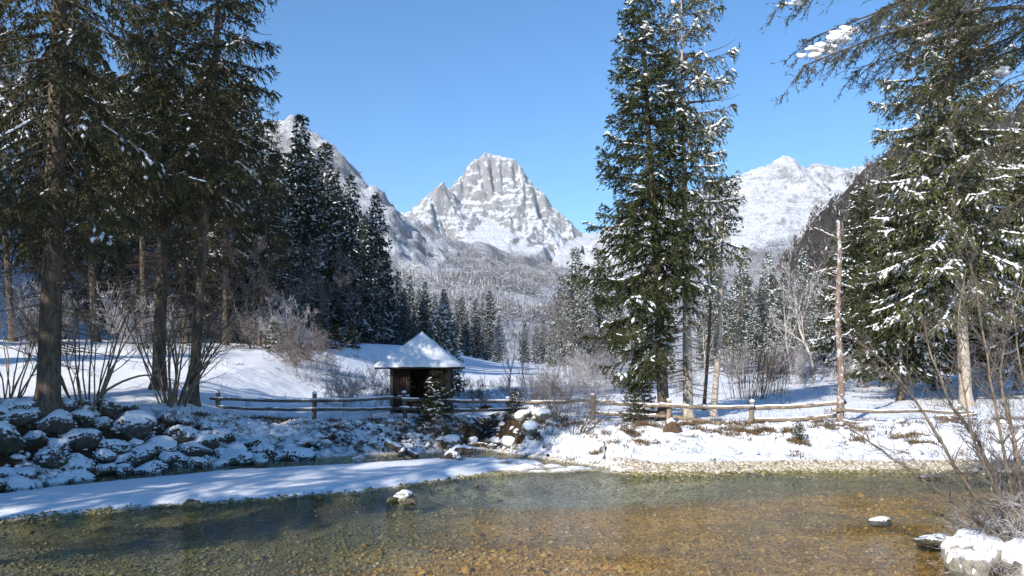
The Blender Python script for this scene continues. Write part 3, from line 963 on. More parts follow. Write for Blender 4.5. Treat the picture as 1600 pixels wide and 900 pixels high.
    # dead lower limbs
    for i in range(dead):
        z0 = rg.uniform(zb * .25, zb + .2 * (H - zb)); az = rg.uniform(0, 6.28); L = rg.uniform(.5, .55 * R + .4)
        hd = np.array([math.cos(az), math.sin(az), 0]); q = np.linspace(0, 1, 5)[:, None]
        p = cv(np.full(1, z0)) + hd * L * q + np.array([0, 0, 1]) * L * (-.25 * q + .1 * q ** 2) + rg.normal(0, .03, (5, 3)) * q * L
        limbs.add(*tube(p, .02 * (1 - .85 * q[:, 0]) + .003, 4, False))
        kk = rg.randint(4, 12); qi = rg.uniform(.3, 1, kk)
        pb = np.stack([np.interp(qi, q[:, 0], p[:, j]) for j in range(3)], 1)
        dd = norm(hd + rg.normal(0, .6, (kk, 3)) + np.array([0, 0, -.3]))
        limbs.add(*prisms(pb, pb + dd * rg.uniform(.15, .6, kk)[:, None], .005, .0025))
    # leader
    tp = cv(np.array([H * .97]))[0]
    d2 = norm(rg.normal(0, .35, (16, 3)) + np.array([0, 0, 1.0])); sdv = norm(np.cross(d2, rg.normal(0, 1, (16, 3))))
    crown.add(*kites(np.repeat(tp[None], 16, 0), d2, sdv, np.full(16, sl * 1.8), np.full(16, sw)))
    return [("trunk", trunk.mesh(name + "_trunk", M[bark])), ("branches", limbs.mesh(name + "_branches", M[twig_mat])), ("crown", crown.mesh(name + "_crown", M[needle], False)),
            ("snow_cover", sn.mesh(name + "_snow", M['snow']))]


def grow(rg, p, d, L, r, lvl, out, wig=.16, up=.08, kids=3, ang=.75, shrink=.55, seg=5):
    """recursive bare branching; out gets (p0, p1, r0, r1, level)"""
    pts = [p]
    for i in range(seg):
        d = d + rg.normal(0, wig, 3) + np.array([0, 0, up]); d = d / np.linalg.norm(d)
        q = p + d * L / seg
        r1 = r * (1 - .62 * (i + 1) / seg)
        out.append((p, q, r * (1 - .62 * i / seg), r1, lvl))
        if lvl > 0 and i >= 1:
            for _ in range(rg.poisson(kids / (seg - 1.0)) if i < seg - 1 else 2):
                perp = np.cross(d, rg.normal(0, 1, 3)); perp /= np.linalg.norm(perp) + 1e-9
                a = rg.uniform(.6, 1.2) * ang
                grow(rg, q, d * math.cos(a) + perp * math.sin(a), L * shrink * rg.uniform(.6, 1.1), max(.0025, r1 * .62), lvl - 1, out, wig, up, kids, ang, shrink, max(3, seg - 1))
        p = q


def bare_parts(name, seed, stems, H, r, spread, lvl, thick_mat, twig_mat, kids=3, up=.08, wig=.16, ang=.75, shrink=.55, base_r=.25, rmin=0.0, thick_lvl=None, split=False):
    rg = np.random.RandomState(seed); out = []; per = []
    for i in range(stems):
        a = rg.uniform(0, 6.28); sp = spread * rg.uniform(.3, 1.1) if stems > 1 else spread * .2
        d = np.array([math.cos(a) * sp, math.sin(a) * sp, 1.0]); d /= np.linalg.norm(d)
        b = np.array([math.cos(a), math.sin(a), 0]) * base_r * rg.rand() ** .5 if stems > 1 else np.zeros(3)
        b = b + np.array([0, 0, -.1])
        grow(rg, b, d, H * rg.uniform(.6, 1.0), r * rg.uniform(.6, 1.1), lvl, out, wig, up, kids, ang, shrink, 6)
        per.append(out[sum(len(q) for q in per):])
    thick_lvl = lvl if thick_lvl is None else thick_lvl
    if stems > 1 and split:
        res = []
        for k, o1 in enumerate(per):
            ps = seg_meshes(name + "_%d" % k, [q for q in o1 if q[4] >= thick_lvl], thick_lvl, thick_mat, twig_mat, rmin)
            res.append(("stem", ps[0][1]))
        res.append(seg_meshes(name, [q for q in out if q[4] < thick_lvl], 99, thick_mat, twig_mat, rmin)[1])
        return res
    res = seg_meshes(name, out, thick_lvl, thick_mat, twig_mat, rmin)
    return [("trunk" if stems == 1 else "stems", res[0][1]), res[1]]


def seg_meshes(name, out, thick_lvl, thick_mat, twig_mat, rmin=0.0):
    p0 = np.array([o[0] for o in out]); p1 = np.array([o[1] for o in out]); r0 = np.maximum(rmin, [o[2] for o in out]); r1 = np.maximum(rmin, [o[3] for o in out]); lv = np.array([o[4] for o in out])
    A = Acc(); B = Acc()
    k = lv >= thick_lvl
    if k.any(): A.add(*prisms(p0[k], p1[k], r0[k], r1[k], 6))
    if (~k).any(): B.add(*prisms(p0[~k], p1[~k], r0[~k], r1[~k], 3))
    return [("stems", A.mesh(name + "_stems", M[thick_mat])), ("twigs", B.mesh(name + "_twigs", M[twig_mat]))]


def at(px, py, d, sink=0.0):
    """point on the ground under image column px at distance d"""
    x = X(px, d)
    return (x, d, gz(x, d) - sink)


# hero spruces
G_L = "tall dark spruces on the left bank"
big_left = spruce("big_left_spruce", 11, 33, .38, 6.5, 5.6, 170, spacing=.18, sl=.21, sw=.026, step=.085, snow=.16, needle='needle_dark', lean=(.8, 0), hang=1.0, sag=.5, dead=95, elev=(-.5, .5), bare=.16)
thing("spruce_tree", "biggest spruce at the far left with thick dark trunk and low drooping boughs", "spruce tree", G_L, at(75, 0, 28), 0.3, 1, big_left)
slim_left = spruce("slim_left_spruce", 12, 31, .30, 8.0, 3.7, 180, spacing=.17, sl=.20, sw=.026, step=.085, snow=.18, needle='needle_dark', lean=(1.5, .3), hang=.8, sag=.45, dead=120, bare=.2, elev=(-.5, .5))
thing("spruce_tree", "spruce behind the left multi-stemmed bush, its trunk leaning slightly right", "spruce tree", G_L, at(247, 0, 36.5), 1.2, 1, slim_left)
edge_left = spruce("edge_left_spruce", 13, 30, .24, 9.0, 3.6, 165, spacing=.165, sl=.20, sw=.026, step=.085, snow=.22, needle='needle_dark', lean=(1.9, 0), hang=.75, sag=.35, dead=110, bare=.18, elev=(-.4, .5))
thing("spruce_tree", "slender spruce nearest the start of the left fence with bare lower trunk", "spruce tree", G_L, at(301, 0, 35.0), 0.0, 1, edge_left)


def clone(parts_src, name, label, cat, group, loc, rotz, scale):
    o = bpy.data.objects.new(name, None); COL.objects.link(o)
    o.location = tuple(float(v) for v in loc); o.rotation_euler = (0, 0, rotz); o.scale = (scale,) * 3
    tag(o, label, cat, group)
    for pn, me in parts_src:
        if me is not None: link(pn, me, o)
    return o


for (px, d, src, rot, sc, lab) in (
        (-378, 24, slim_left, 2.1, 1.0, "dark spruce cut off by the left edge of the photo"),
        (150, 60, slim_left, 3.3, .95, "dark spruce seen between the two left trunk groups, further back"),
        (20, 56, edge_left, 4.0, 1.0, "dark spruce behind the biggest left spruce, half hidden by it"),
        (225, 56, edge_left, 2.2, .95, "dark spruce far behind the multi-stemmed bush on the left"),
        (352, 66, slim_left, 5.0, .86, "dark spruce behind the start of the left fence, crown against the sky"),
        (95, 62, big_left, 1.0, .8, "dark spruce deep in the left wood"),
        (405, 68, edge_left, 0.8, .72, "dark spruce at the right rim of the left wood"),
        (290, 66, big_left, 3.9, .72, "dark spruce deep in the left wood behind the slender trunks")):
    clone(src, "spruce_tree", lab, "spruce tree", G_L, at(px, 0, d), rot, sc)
c_shade = spruce("bank_shade_spruce", 14, 24, .26, 1.5, 4.2, 150, spacing=.30, sl=.45, sw=.10, step=.22, snow=.2, snow_sz=2.0, needle='needle_dark', hero=False, dead=0, hang=.6, elev=(-.5, .7), power=.75)
# spruces outside the frame on the left bank that shade the boulders and the channel
for (x, y, src, rot, sc) in ((-29, 3.2, big_left, .5, .95), (-31.5, 5.6, c_shade, 0, .93), (-28.2, 1.6, c_shade, 1, .95), (-34, 7.5, c_shade, 2, .92), (-30.5, 1.0, c_shade, 3, 1.0), (-17.5, 5, slim_left, 1.5, .75), (-22.6, 3.4, edge_left, 2.2, 1.0)):
    clone(src, "spruce_tree", "dark spruce on the left bank beyond the edge of the photo", "spruce tree", G_L, (x, y, gz(x, y)), rot, sc)


# centre pair
def asym_c1(az, t):
    return (1.0 + .30 * math.cos(az - math.pi) * (1 - t)) * (1 if t > .22 or math.cos(az) < -.25 else .40)


c1 = spruce("centre_spruce", 21, 20.6, .27, 2.3, 3.5, 225, spacing=.145, sl=.18, sw=.028, step=.085, snow=.20, snow_sz=1.25, needle='needle_green', lean=(-1.1, 0), hang=.65, sag=.45, lift=.32, dead=26, asym=asym_c1, elev=(-.4, .65), power=.66, low_ramp=.2, bare=.10)
thing("spruce_tree", "dense dark green spruce in the middle, left of the close pair", "spruce tree", None, at(1038, 0, 37.0), 0, 1, c1)


def asym_c2(az, t):
    return (.9 + .38 * math.cos(az)) * (1 if t > .5 else .5 + .3 * t)


c2 = spruce("sparse_spruce", 22, 22.0, .24, 4.5, 3.2, 145, spacing=.16, sl=.18, sw=.026, step=.085, snow=.5, snow_sz=1.35, needle='needle_olive', bark='bark_pale', lean=(-.3, 0), hang=1.0, sag=.35, lift=.2, dead=80, asym=asym_c2, elev=(-.25, .5), power=.42, bare=.20, low_ramp=.3)
thing("spruce_tree", "thin olive spruce of the close pair, snow on its upper right boughs", "spruce tree", None, at(1075, 0, 38.2), 0, 1, c2)

# right side
r1 = spruce("right_spruce", 31, 26, .34, 5.2, 5.8, 200, spacing=.19, sl=.25, sw=.036, step=.115, snow=.42, snow_sz=1.5, needle='needle_olive', bark='bark_pale', lean=(-2.0, 0), hang=.8, sag=.42, lift=.2, dead=40, elev=(-.3, .55), power=.6, bare=.10)
thing("spruce_tree", "large olive spruce on the right with pale thick trunk and snow pads", "spruce tree", None, at(1510, 0, 45), 0.4, 1, r1)
r2 = spruce("low_right_spruce", 32, 14.5, .22, 2.2, 3.7, 150, spacing=.18, sl=.24, sw=.034, step=.105, snow=.5, snow_sz=1.4, needle='needle_green', lean=(-.3, 0), hang=.65, sag=.5, lift=.28, dead=24, elev=(-.45, .55), power=.7, bare=.05)
thing("spruce_tree", "dark low-boughed spruce just right of the bare pinkish snag", "spruce tree", None, at(1408, 0, 50), 0.9, 1, r2)
G_R = "snow dusted spruces in the right wood"
for (px, d, src, rot, sc, lab) in (
        (1590, 58, r1, 2.0, .8, "olive spruce at the right edge of the photo behind the big one"),
        (1462, 60, r2, 2.4, 1.05, "spruce with thin pale trunk left of the big right spruce"),
        (1650, 50, r2, 4.2, 1.3, "spruce whose boughs enter from the right edge"),
        (1350, 66, r2, 5.1, 1.15, "snowy spruce behind the bare pinkish snag"),
        (1545, 72, r2, 0.3, 1.2, "spruce between the big right spruce and the right edge"),
        (1725, 62, r1, 1.1, .9, "spruce hidden beyond the right edge of the photo")):
    clone(src, "spruce_tree", lab, "spruce tree", G_R, at(px, 0, d), rot, sc)

# middle-distance spruces (lighter meshes, shared)
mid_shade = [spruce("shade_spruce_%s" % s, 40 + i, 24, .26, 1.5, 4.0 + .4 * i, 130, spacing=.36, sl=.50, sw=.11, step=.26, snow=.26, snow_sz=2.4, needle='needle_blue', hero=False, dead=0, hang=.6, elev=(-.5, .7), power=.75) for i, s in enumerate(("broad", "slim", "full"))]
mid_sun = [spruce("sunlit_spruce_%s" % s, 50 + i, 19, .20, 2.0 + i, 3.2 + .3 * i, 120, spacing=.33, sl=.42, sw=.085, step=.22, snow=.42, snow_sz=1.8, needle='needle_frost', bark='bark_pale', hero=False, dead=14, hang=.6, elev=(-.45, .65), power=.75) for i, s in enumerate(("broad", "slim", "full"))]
rnd = random.Random(3)
G_H = "spruces on the shaded left hillside"


def by_top(px, py, d, H, src, label, group, rot):
    x = X(px, d); z = gz(x, d)
    top = CAM_Z + (HOR - py) / F_PX * d
    return clone(src, "spruce_tree", label, "spruce tree", group, (x, d, z - .1), rot, max(.25, (top - z) / H))


spec = [(470, 178, 104, "tallest spruce of the left hillside, its pointed top against the snowy ridge"),
        (432, 232, 98, "spruce left of the tallest hillside spruce"),
        (508, 222, 112, "spruce just right of the tallest hillside spruce"),
        (548, 272, 118, "spruce on the hillside below the left ridge line"),
        (588, 300, 122, "outermost hillside spruce with snowy boughs on its right side"),
        (566, 335, 108, "snowy spruce in front of the outermost hillside spruce"),
        (602, 400, 150, "smaller spruce at the foot of the outermost hillside spruce")]
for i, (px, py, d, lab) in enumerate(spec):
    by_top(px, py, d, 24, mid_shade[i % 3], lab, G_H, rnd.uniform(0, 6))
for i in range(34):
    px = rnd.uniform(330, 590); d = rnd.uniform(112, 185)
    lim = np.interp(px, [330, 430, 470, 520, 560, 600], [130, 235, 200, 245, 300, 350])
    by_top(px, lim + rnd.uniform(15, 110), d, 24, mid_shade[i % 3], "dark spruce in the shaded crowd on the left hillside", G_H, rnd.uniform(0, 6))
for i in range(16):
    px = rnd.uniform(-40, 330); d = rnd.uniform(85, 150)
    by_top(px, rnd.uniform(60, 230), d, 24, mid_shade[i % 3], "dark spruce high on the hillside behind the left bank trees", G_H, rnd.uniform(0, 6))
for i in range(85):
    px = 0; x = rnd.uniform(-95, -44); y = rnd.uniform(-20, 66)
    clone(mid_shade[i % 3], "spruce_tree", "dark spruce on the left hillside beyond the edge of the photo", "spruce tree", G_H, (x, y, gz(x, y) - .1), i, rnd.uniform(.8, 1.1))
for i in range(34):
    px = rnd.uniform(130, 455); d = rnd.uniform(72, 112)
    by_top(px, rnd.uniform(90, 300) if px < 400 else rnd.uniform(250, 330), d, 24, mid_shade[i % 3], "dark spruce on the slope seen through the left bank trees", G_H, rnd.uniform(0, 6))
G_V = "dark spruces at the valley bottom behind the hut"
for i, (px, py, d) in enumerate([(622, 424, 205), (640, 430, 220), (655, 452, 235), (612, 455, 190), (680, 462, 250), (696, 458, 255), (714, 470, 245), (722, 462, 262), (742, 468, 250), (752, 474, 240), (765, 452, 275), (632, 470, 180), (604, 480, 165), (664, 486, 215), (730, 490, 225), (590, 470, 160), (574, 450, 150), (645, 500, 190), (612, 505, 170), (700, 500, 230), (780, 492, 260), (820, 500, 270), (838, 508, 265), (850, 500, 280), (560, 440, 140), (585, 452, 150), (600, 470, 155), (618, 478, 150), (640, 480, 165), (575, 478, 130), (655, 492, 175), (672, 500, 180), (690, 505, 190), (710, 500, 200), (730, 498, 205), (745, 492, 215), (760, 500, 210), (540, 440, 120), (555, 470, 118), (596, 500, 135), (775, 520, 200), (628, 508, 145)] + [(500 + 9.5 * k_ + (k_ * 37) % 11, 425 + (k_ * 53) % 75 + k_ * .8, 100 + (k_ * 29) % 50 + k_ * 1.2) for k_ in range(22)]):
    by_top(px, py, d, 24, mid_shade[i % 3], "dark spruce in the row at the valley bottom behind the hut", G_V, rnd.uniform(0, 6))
G_B = "frost dusted spruces across the meadow on the right"
row = [(1160, 396, 112), (1192, 432, 120), (1224, 424, 108), (1138, 452, 104), (1250, 455, 122), (1178, 470, 100), (1120, 440, 118), (1285, 420, 116), (1208, 476, 98), (1100, 470, 112), (905, 446, 104), (884, 470, 110), (925, 470, 118), (862, 505, 125), (960, 470, 120), (1000, 480, 125), (1040, 470, 120), (1320, 400, 110), (1345, 380, 105), (1380, 395, 112), (1425, 380, 108), (1460, 400, 115), (1500, 390, 110), (1540, 380, 104), (1575, 400, 112), (1610, 380, 108), (1275, 480, 96)]
lab_row = ["tallest frost dusted spruce across the meadow, right of the leaning trunk", "pale spruce second in the row right of the leaning trunk", "greener spruce in the row across the meadow with clear pointed top"]
order_ = sorted(range(len(row)), key=lambda k: row[k][0])
ORDW = 'first second third fourth fifth sixth seventh eighth ninth tenth eleventh twelfth thirteenth fourteenth fifteenth sixteenth seventeenth eighteenth nineteenth twentieth twenty-first twenty-second twenty-third twenty-fourth twenty-fifth twenty-sixth twenty-seventh'.split()
nth_row = {k: ORDW[j] for j, k in enumerate(order_)}
for i, (px, py, d) in enumerate(row):
    by_top(px, py, d, 19, mid_sun[i % 3], lab_row[i] if i < 3 else nth_row[i] + " frost dusted spruce from the left in the row across the meadow", G_B, rnd.uniform(0, 6))
for i in range(40):
    px = rnd.uniform(870, 1700); d = rnd.uniform(125, 230)
    by_top(px, rnd.uniform(385, 470) if px < 1300 else rnd.uniform(370, 460), d, 19, mid_sun[i % 3], "frost dusted spruce far across the meadow", G_B, rnd.uniform(0, 6))
# small spruces
sm = spruce("small_frosted_spruce", 61, 5.2, .07, .3, 1.15, 80, spacing=.16, sl=.22, sw=.045, step=.11, snow=.9, snow_sz=1.1, needle='needle_frost', hero=False, dead=0, elev=(-.2, .7), power=.8)
thing("spruce_tree", "pale frosted young spruce right behind the hut roof", "spruce tree", None, at(693, 0, 54), 0, (CAM_Z + (HOR - 478) / F_PX * 54 - gz(X(693, 54), 54)) / 5.2, sm)
ys_ = spruce("young_spruce", 62, 2.0, .03, .05, .80, 40, spacing=.085, sl=.11, sw=.018, step=.06, snow=.3, snow_sz=.7, needle='needle_dark', hero=False, dead=0, elev=(-.1, .8), power=.85, lift=.2, sag=.2, hang=.3)
G_Y = "young spruces along the bank"
for (px, d, sc, rot, lab) in ((684, 36.9, 1.05, 0, "young snow dusted spruce standing before the hut and fence"), (664, 36.8, .6, 1.4, "small young spruce at the left foot of the one before the hut"), (806, 37.2, .55, 2, "tiny spruce beside the snow mounds right of the stream"), (1248, 32.6, .36, 1, "tiny spruce alone on the sunny right bank"), (990, 36.5, .8, 3, "young spruce under the low boughs of the dense middle spruce"), (1308 - 300, 38.6, .9, 4, "young spruce behind the fence under the middle spruces")):
    clone(ys_, "young_spruce", lab, "young spruce", G_Y, at(px, 0, d), rot, sc)
for i, (px, d, sc) in enumerate(((430, 62, 2.0), (455, 66, 1.6), (500, 70, 1.8), (525, 74, 2.0), (550, 80, 2.4), (478, 60, 1.1))):
    clone(ys_, "young_spruce", "young snowy spruce at the foot of the left hill", "young spruce", G_Y, at(px, 0, d), i * 1.3, sc * .55)

# snag: broken, bark peeling, stubs
rg = np.random.RandomState(5)
zz = np.linspace(-.2, 8.9, 24)
A = Acc(); A.add(*tube(np.stack([.05 * np.sin(zz) - .012 * zz, .04 * np.cos(zz * 1.3), zz], 1), np.interp(zz, [-.2, .3, 8.9], [.22, .165, .075]), 10, True, 3, .09))
Bc = Acc(); S = Acc()
for (z0, a, L, dz) in ((8.2, 3.0, .9, .35), (6.9, 2.6, 1.2, -.05), (6.2, .2, .7, -.1), (5.4, 3.3, 1.0, .2), (4.7, .8, .5, -.1), (7.6, .4, .6, .2), (5.9, 2.0, .4, .1), (3.9, 3.4, .4, -.1), (3.0, .3, .35, .0), (6.5, 3.1, 1.5, .35)):
    q = np.linspace(0, 1, 5)[:, None]; b = np.array([-.012 * z0, 0, z0])
    p = b + np.array([math.cos(a), math.sin(a), 0]) * L * q + np.array([0, 0, 1]) * (dz * q + .15 * L * q ** 2 * np.sign(dz + .01)) + rg.normal(0, .03, (5, 3)) * q
    Bc.add(*tube(p, .035 * (1 - .75 * q[:, 0]), 5, False))
    c = p[1:]; dv = norm(np.gradient(p, axis=0)[1:]); S.add(*lumps(c + np.array([0, 0, .03]), dv, np.full(4, .16), np.full(4, .035), np.full(4, .03)))
for _ in range(70):
    z0 = rg.uniform(1.5, 8.8); a = rg.uniform(0, 6.28); L = rg.uniform(.2, .9)
    b = np.array([-.012 * z0 + .05 * math.sin(z0), .04 * math.cos(z0 * 1.3), z0]); p = b + np.array([math.cos(a), math.sin(a), rg.uniform(-.5, .3)]) * L
    Bc.add(*prisms(b, p, .011, .005)); q_ = b * .5 + p * .5
    Bc.add(*prisms(np.repeat(q_[None], 2, 0), q_ + rg.normal(0, .16, (2, 3)), .005, .003))
S.add(*lumps(np.array([[-.1, 0, 8.93]]), np.array([[1.0, 0, 0]]), np.array([.10]), np.array([.09]), np.array([.09])))
for zq in np.arange(.6, 8.5, .62):
    a = math.pi * 1.5 + rg.uniform(-1.6, 1.0); rr = np.interp(zq, [0, 8.9], [.2, .1])
    S.add(*lumps(np.array([[math.cos(a) * rr - .012 * zq + .05 * math.sin(zq), math.sin(a) * rr + .04 * math.cos(zq * 1.3), zq]]), np.array([[.2, 0, 1.0]]) / 1.02, np.array([rg.uniform(.05, .14)]), np.array([.03]), np.array([.02])))
thing("dead_snag", "bare broken pinkish tree trunk with snowy stubs by the right fence", "dead tree", None, at(1313, 0, 35.6), 0, 1,
      [("trunk", A.mesh("snag_trunk", M['bark_snag'])), ("branch_stubs", Bc.mesh("snag_stubs", M['bark_snag'])), ("snow_cover", S.mesh("snag_snow", M['snow']))])

# leaning pale trunk right of the pair
d_ = 40.0
p0 = np.array(at(1114, 0, d_)); H_ = CAM_Z + (HOR - 272) / F_PX * d_ - p0[2]
lean_x = X(1140, d_) - p0[0]
ln = spruce("leaning_tree", 71, H_, .17, H_ * .66, 1.25, 44, spacing=.16, sl=.17, sw=.033, step=.09, snow=.3, needle='needle_olive', bark='bark_pale', lean=(lean_x, 0), hang=.7, dead=26, bare=.35, wob=.22, power=.3)
thing("leaning_tree", "thin leaning pale trunk with a few top boughs beside the middle spruces", "tree", None, p0, 0, 1, ln)
d_ = 44.0
p0 = np.array(at(1100, 0, d_)); H_ = CAM_Z + (HOR - 180) / F_PX * d_ - p0[2]
ln2 = spruce("thin_tree", 72, H_, .10, H_ * .6, .9, 40, spacing=.16, sl=.17, sw=.033, step=.09, snow=.25, needle='needle_olive', bark='bark', lean=(X(1122, d_) - p0[0], 0), hang=.7, dead=30, bare=.5, wob=.3, power=.3)
thing("thin_tree", "very thin bent tree between the sparse spruce and the leaning trunk", "tree", None, p0, 0, 1, ln2)

# bare deciduous trees and shrubs
birch = bare_parts("frosted_birch", 81, 1, 5.6, .075, .2, 4, 'birch', 'twig_frost', kids=5.0, up=.10, wig=.10, ang=.65, shrink=.5, rmin=.007, thick_lvl=3)
birch2 = bare_parts("slim_birch", 82, 1, 6.0, .06, .3, 4, 'birch', 'twig_grey', kids=4.4, up=.12, wig=.12, ang=.6, shrink=.48, rmin=.006, thick_lvl=3)
G_BI = "bare pale birches around the meadow"
for (src, px, d, sc, rot, lab) in ((birch, 797, 52, .92, 0, "bare frosted birch right of the hut, pale trunk and fan of branches"), (birch2, 825, 55, .8, 2, "slimmer bare frosted tree beside the birch right of the hut"), (birch2, 812, 53, .62, 4, "small bare tree between the two right of the hut"),
                                   (birch, 1272, 78, 2.05, 1.1, "tall pale birch across the meadow left of the snag"), (birch2, 1238, 84, 1.7, 2.2, "grey bare tree left of the tall pale birch"), (birch2, 1300, 80, 1.8, 5.2, "grey bare tree behind the snag"),
                                   (birch2, 1470, 52, 1.5, .5, "bare tree in front of the big right spruce"), (birch2, 1385, 62, 1.4, 3.2, "bare tree left of the low-boughed right spruce"), (birch2, 1095, 74, 1.25, 3.7, "bare thin tree behind the leaning trunk")):
    clone(src, "birch_tree", lab, "birch tree", G_BI, at(px, 0, d, .1), rot, sc)
G_FT = "bare frosted trees on the left hill foot"
wood = bare_parts("bare_wood_tree", 83, 3, 8.5, .07, .35, 4, 'twig_grey', 'twig_grey', kids=5.0, up=.10, wig=.13, ang=.7, shrink=.5, rmin=.012, thick_lvl=4, split=True)
for i, (px, d, sc) in enumerate(((470, 78, .8), (445, 72, .65), (420, 66, .7), (505, 88, .8), (545, 98, .8), (395, 64, .75), (370, 72, .8))):
    clone(wood, "bare_tree", ("bare reddish grey tree at the hill foot, %s from the right" % ("third", "fourth", "fifth", "second", "first", "sixth", "seventh")[i]), "bare tree", G_FT, at(px, 0, d, .1), i * 1.7, sc)
for i, (px, d, sc) in enumerate(((868, 92, .8), (890, 100, .8), (930, 96, .7), (1330, 88, .8), (1365, 84, .9), (1420, 86, .8), (1480, 90, .9), (1560, 84, .9), (1140, 108, .8), (1600, 76, .9), (845, 98, .7), (1250, 100, .9), (1190, 118, .9))):
    clone(wood, "bare_tree", "bare grey tree at the far edge of the meadow", "bare tree", "bare grey trees along the far meadow edge", at(px, 0, d, .1), i * 2.3, sc)

bush = bare_parts("frosted_bush", 91, 16, 1.9, .014, .75, 3, 'twig_frost', 'twig_frost', kids=4.2, up=.05, wig=.16, ang=.7, base_r=.5, rmin=.0055, thick_lvl=3)
bush_t = bare_parts("brown_bush", 92, 14, 1.7, .014, .8, 3, 'twig_tan', 'twig_grey', kids=4.0, up=.06, wig=.16, ang=.7, base_r=.4, rmin=.005, thick_lvl=3)
G_BU = "leafless bushes along the fence and meadow"
for i, (src, px, d, sc, lab) in enumerate(((bush, 556, 42.5, 1.0, "frosted bush left of the hut, larger one"), (bush_t, 530, 43.5, .85, "brownish bush at the left end beside the hut bush"), (bush, 588, 43, .8, "frosted bush against the left wall of the hut"), (bush_t, 735, 44, .8, "brownish bush right of the hut behind the fence"), (bush_t, 760, 46, .7, "thin bush between the hut and the birch"),
                                     (bush_t, 855, 38.5, .95, "brownish bush behind the snow mounds right of the stream"), (bush, 880, 41, 1.0, "frosted bush left of the dense middle spruce"), (bush_t, 1190, 62, 1.3, "bush behind the right fence"),
                                     (bush, 840, 47, .8, "frosted bush at the foot of the birches"), (bush, 925, 46, .9, "frosted bush under the dense middle spruce"), (bush_t, 800, 50, .7, "low brown bush at the birch trunk"), (bush, 1350, 58, 1.1, "frosted bush right of the snag"), (bush, 1420, 56, 1.1, "frosted bush under the low-boughed right spruce"), (bush, 1250, 66, 1.1, "frosted bush left of the snag across the meadow"), (bush, 1060, 58, 1.0, "frosted bush far behind the middle spruces"), (bush, 975, 60, 1.0, "frosted bush behind the left part of the right fence"), (bush, 1540, 52, 1.1, "frosted bush at the foot of the big right spruce"))):
    clone(src, "bush", lab, "bush", G_BU, at(px, 0, d, .05), i * 1.1, sc)
lb_ = random.Random(18)
for i in range(34):
    px = lb_.uniform(-20, 490); d = lb_.uniform(46, 88)
    clone((bush, bush_t)[i % 2], "bush", "leafless frosted bush on the snowy slope behind the left bank trees", "bush", "frosted bushes behind the left bank trees", at(px, 0, d, .05), i * 1.9, lb_.uniform(.9, 1.7))
brow = random.Random(8)
for i in range(26):
    px = brow.uniform(850, 1620); d = brow.uniform(72, 105)
    clone((bush, bush_t)[i % 2], "bush", "low leafless bush at the far edge of the snowy meadow", "bush", "low bushes at the far meadow edge", at(px, 0, d, .05), i, brow.uniform(.9, 1.6))
willow = bare_parts("willow_clump", 93, 60, 3.6, .016, .30, 1, 'twig', 'twig', kids=3.0, up=.05, wig=.05, ang=.3, shrink=.4, base_r=1.3, rmin=.007, thick_lvl=1)
clone(willow, "willow_clump", "dark upright willow clump standing behind the right fence", "willow clump", None, at(1168, 0, 54), 0, 1.05)
clone(willow, "willow_clump", "smaller willow clump right of the dark one behind the fence", "willow clump", None, at(1205, 0, 60), 1, .8)
# dark bush on the bank left of the right fence
bk = bare_parts("bank_bush", 94, 12, 2.6, .022, .6, 3, 'twig', 'twig_grey', kids=3.6, up=.05, wig=.2, ang=.75, base_r=.4, rmin=.004, thick_lvl=3)
clone(bk, "bush", "dark spreading bush on the bank where the right fence begins", "bush", G_BU, at(897, 0, 34.3, .05), 0, .95)
clone(bk, "bush", "dark bush left of the one where the right fence begins", "bush", G_BU, at(868, 0, 35.6, .05), 2, .75)
# multi-stemmed hazels on the left bank
hz = bare_parts("hazel", 95, 15, 5.2, .05, .62, 3, 'twig_tan', 'twig', kids=2.8, up=-.01, wig=.09, ang=.6, base_r=.55, rmin=.004, thick_lvl=2, split=True)
hz2 = bare_parts("dense_hazel", 96, 22, 5.6, .055, .45, 3, 'twig_tan', 'twig', kids=2.6, up=0.0, wig=.08, ang=.6, base_r=.6, rmin=.004, thick_lvl=2, split=True)
G_HZ = "many stemmed bare hazels on the left bank"
clone(hz, "hazel_bush", "multi-stemmed bare hazel right of the biggest left trunk", "hazel bush", G_HZ, at(138, 0, 29.5, .05), .6, 1)
clone(hz2, "hazel_bush", "dense multi-stemmed hazel between the two slender left trunks", "hazel bush", G_HZ, at(268, 0, 33.6, .05), 0, 1)
clone(hz, "hazel_bush", "bare bush at the far left edge beside the biggest spruce", "hazel bush", G_HZ, at(10, 0, 31, .05), 3, .8)


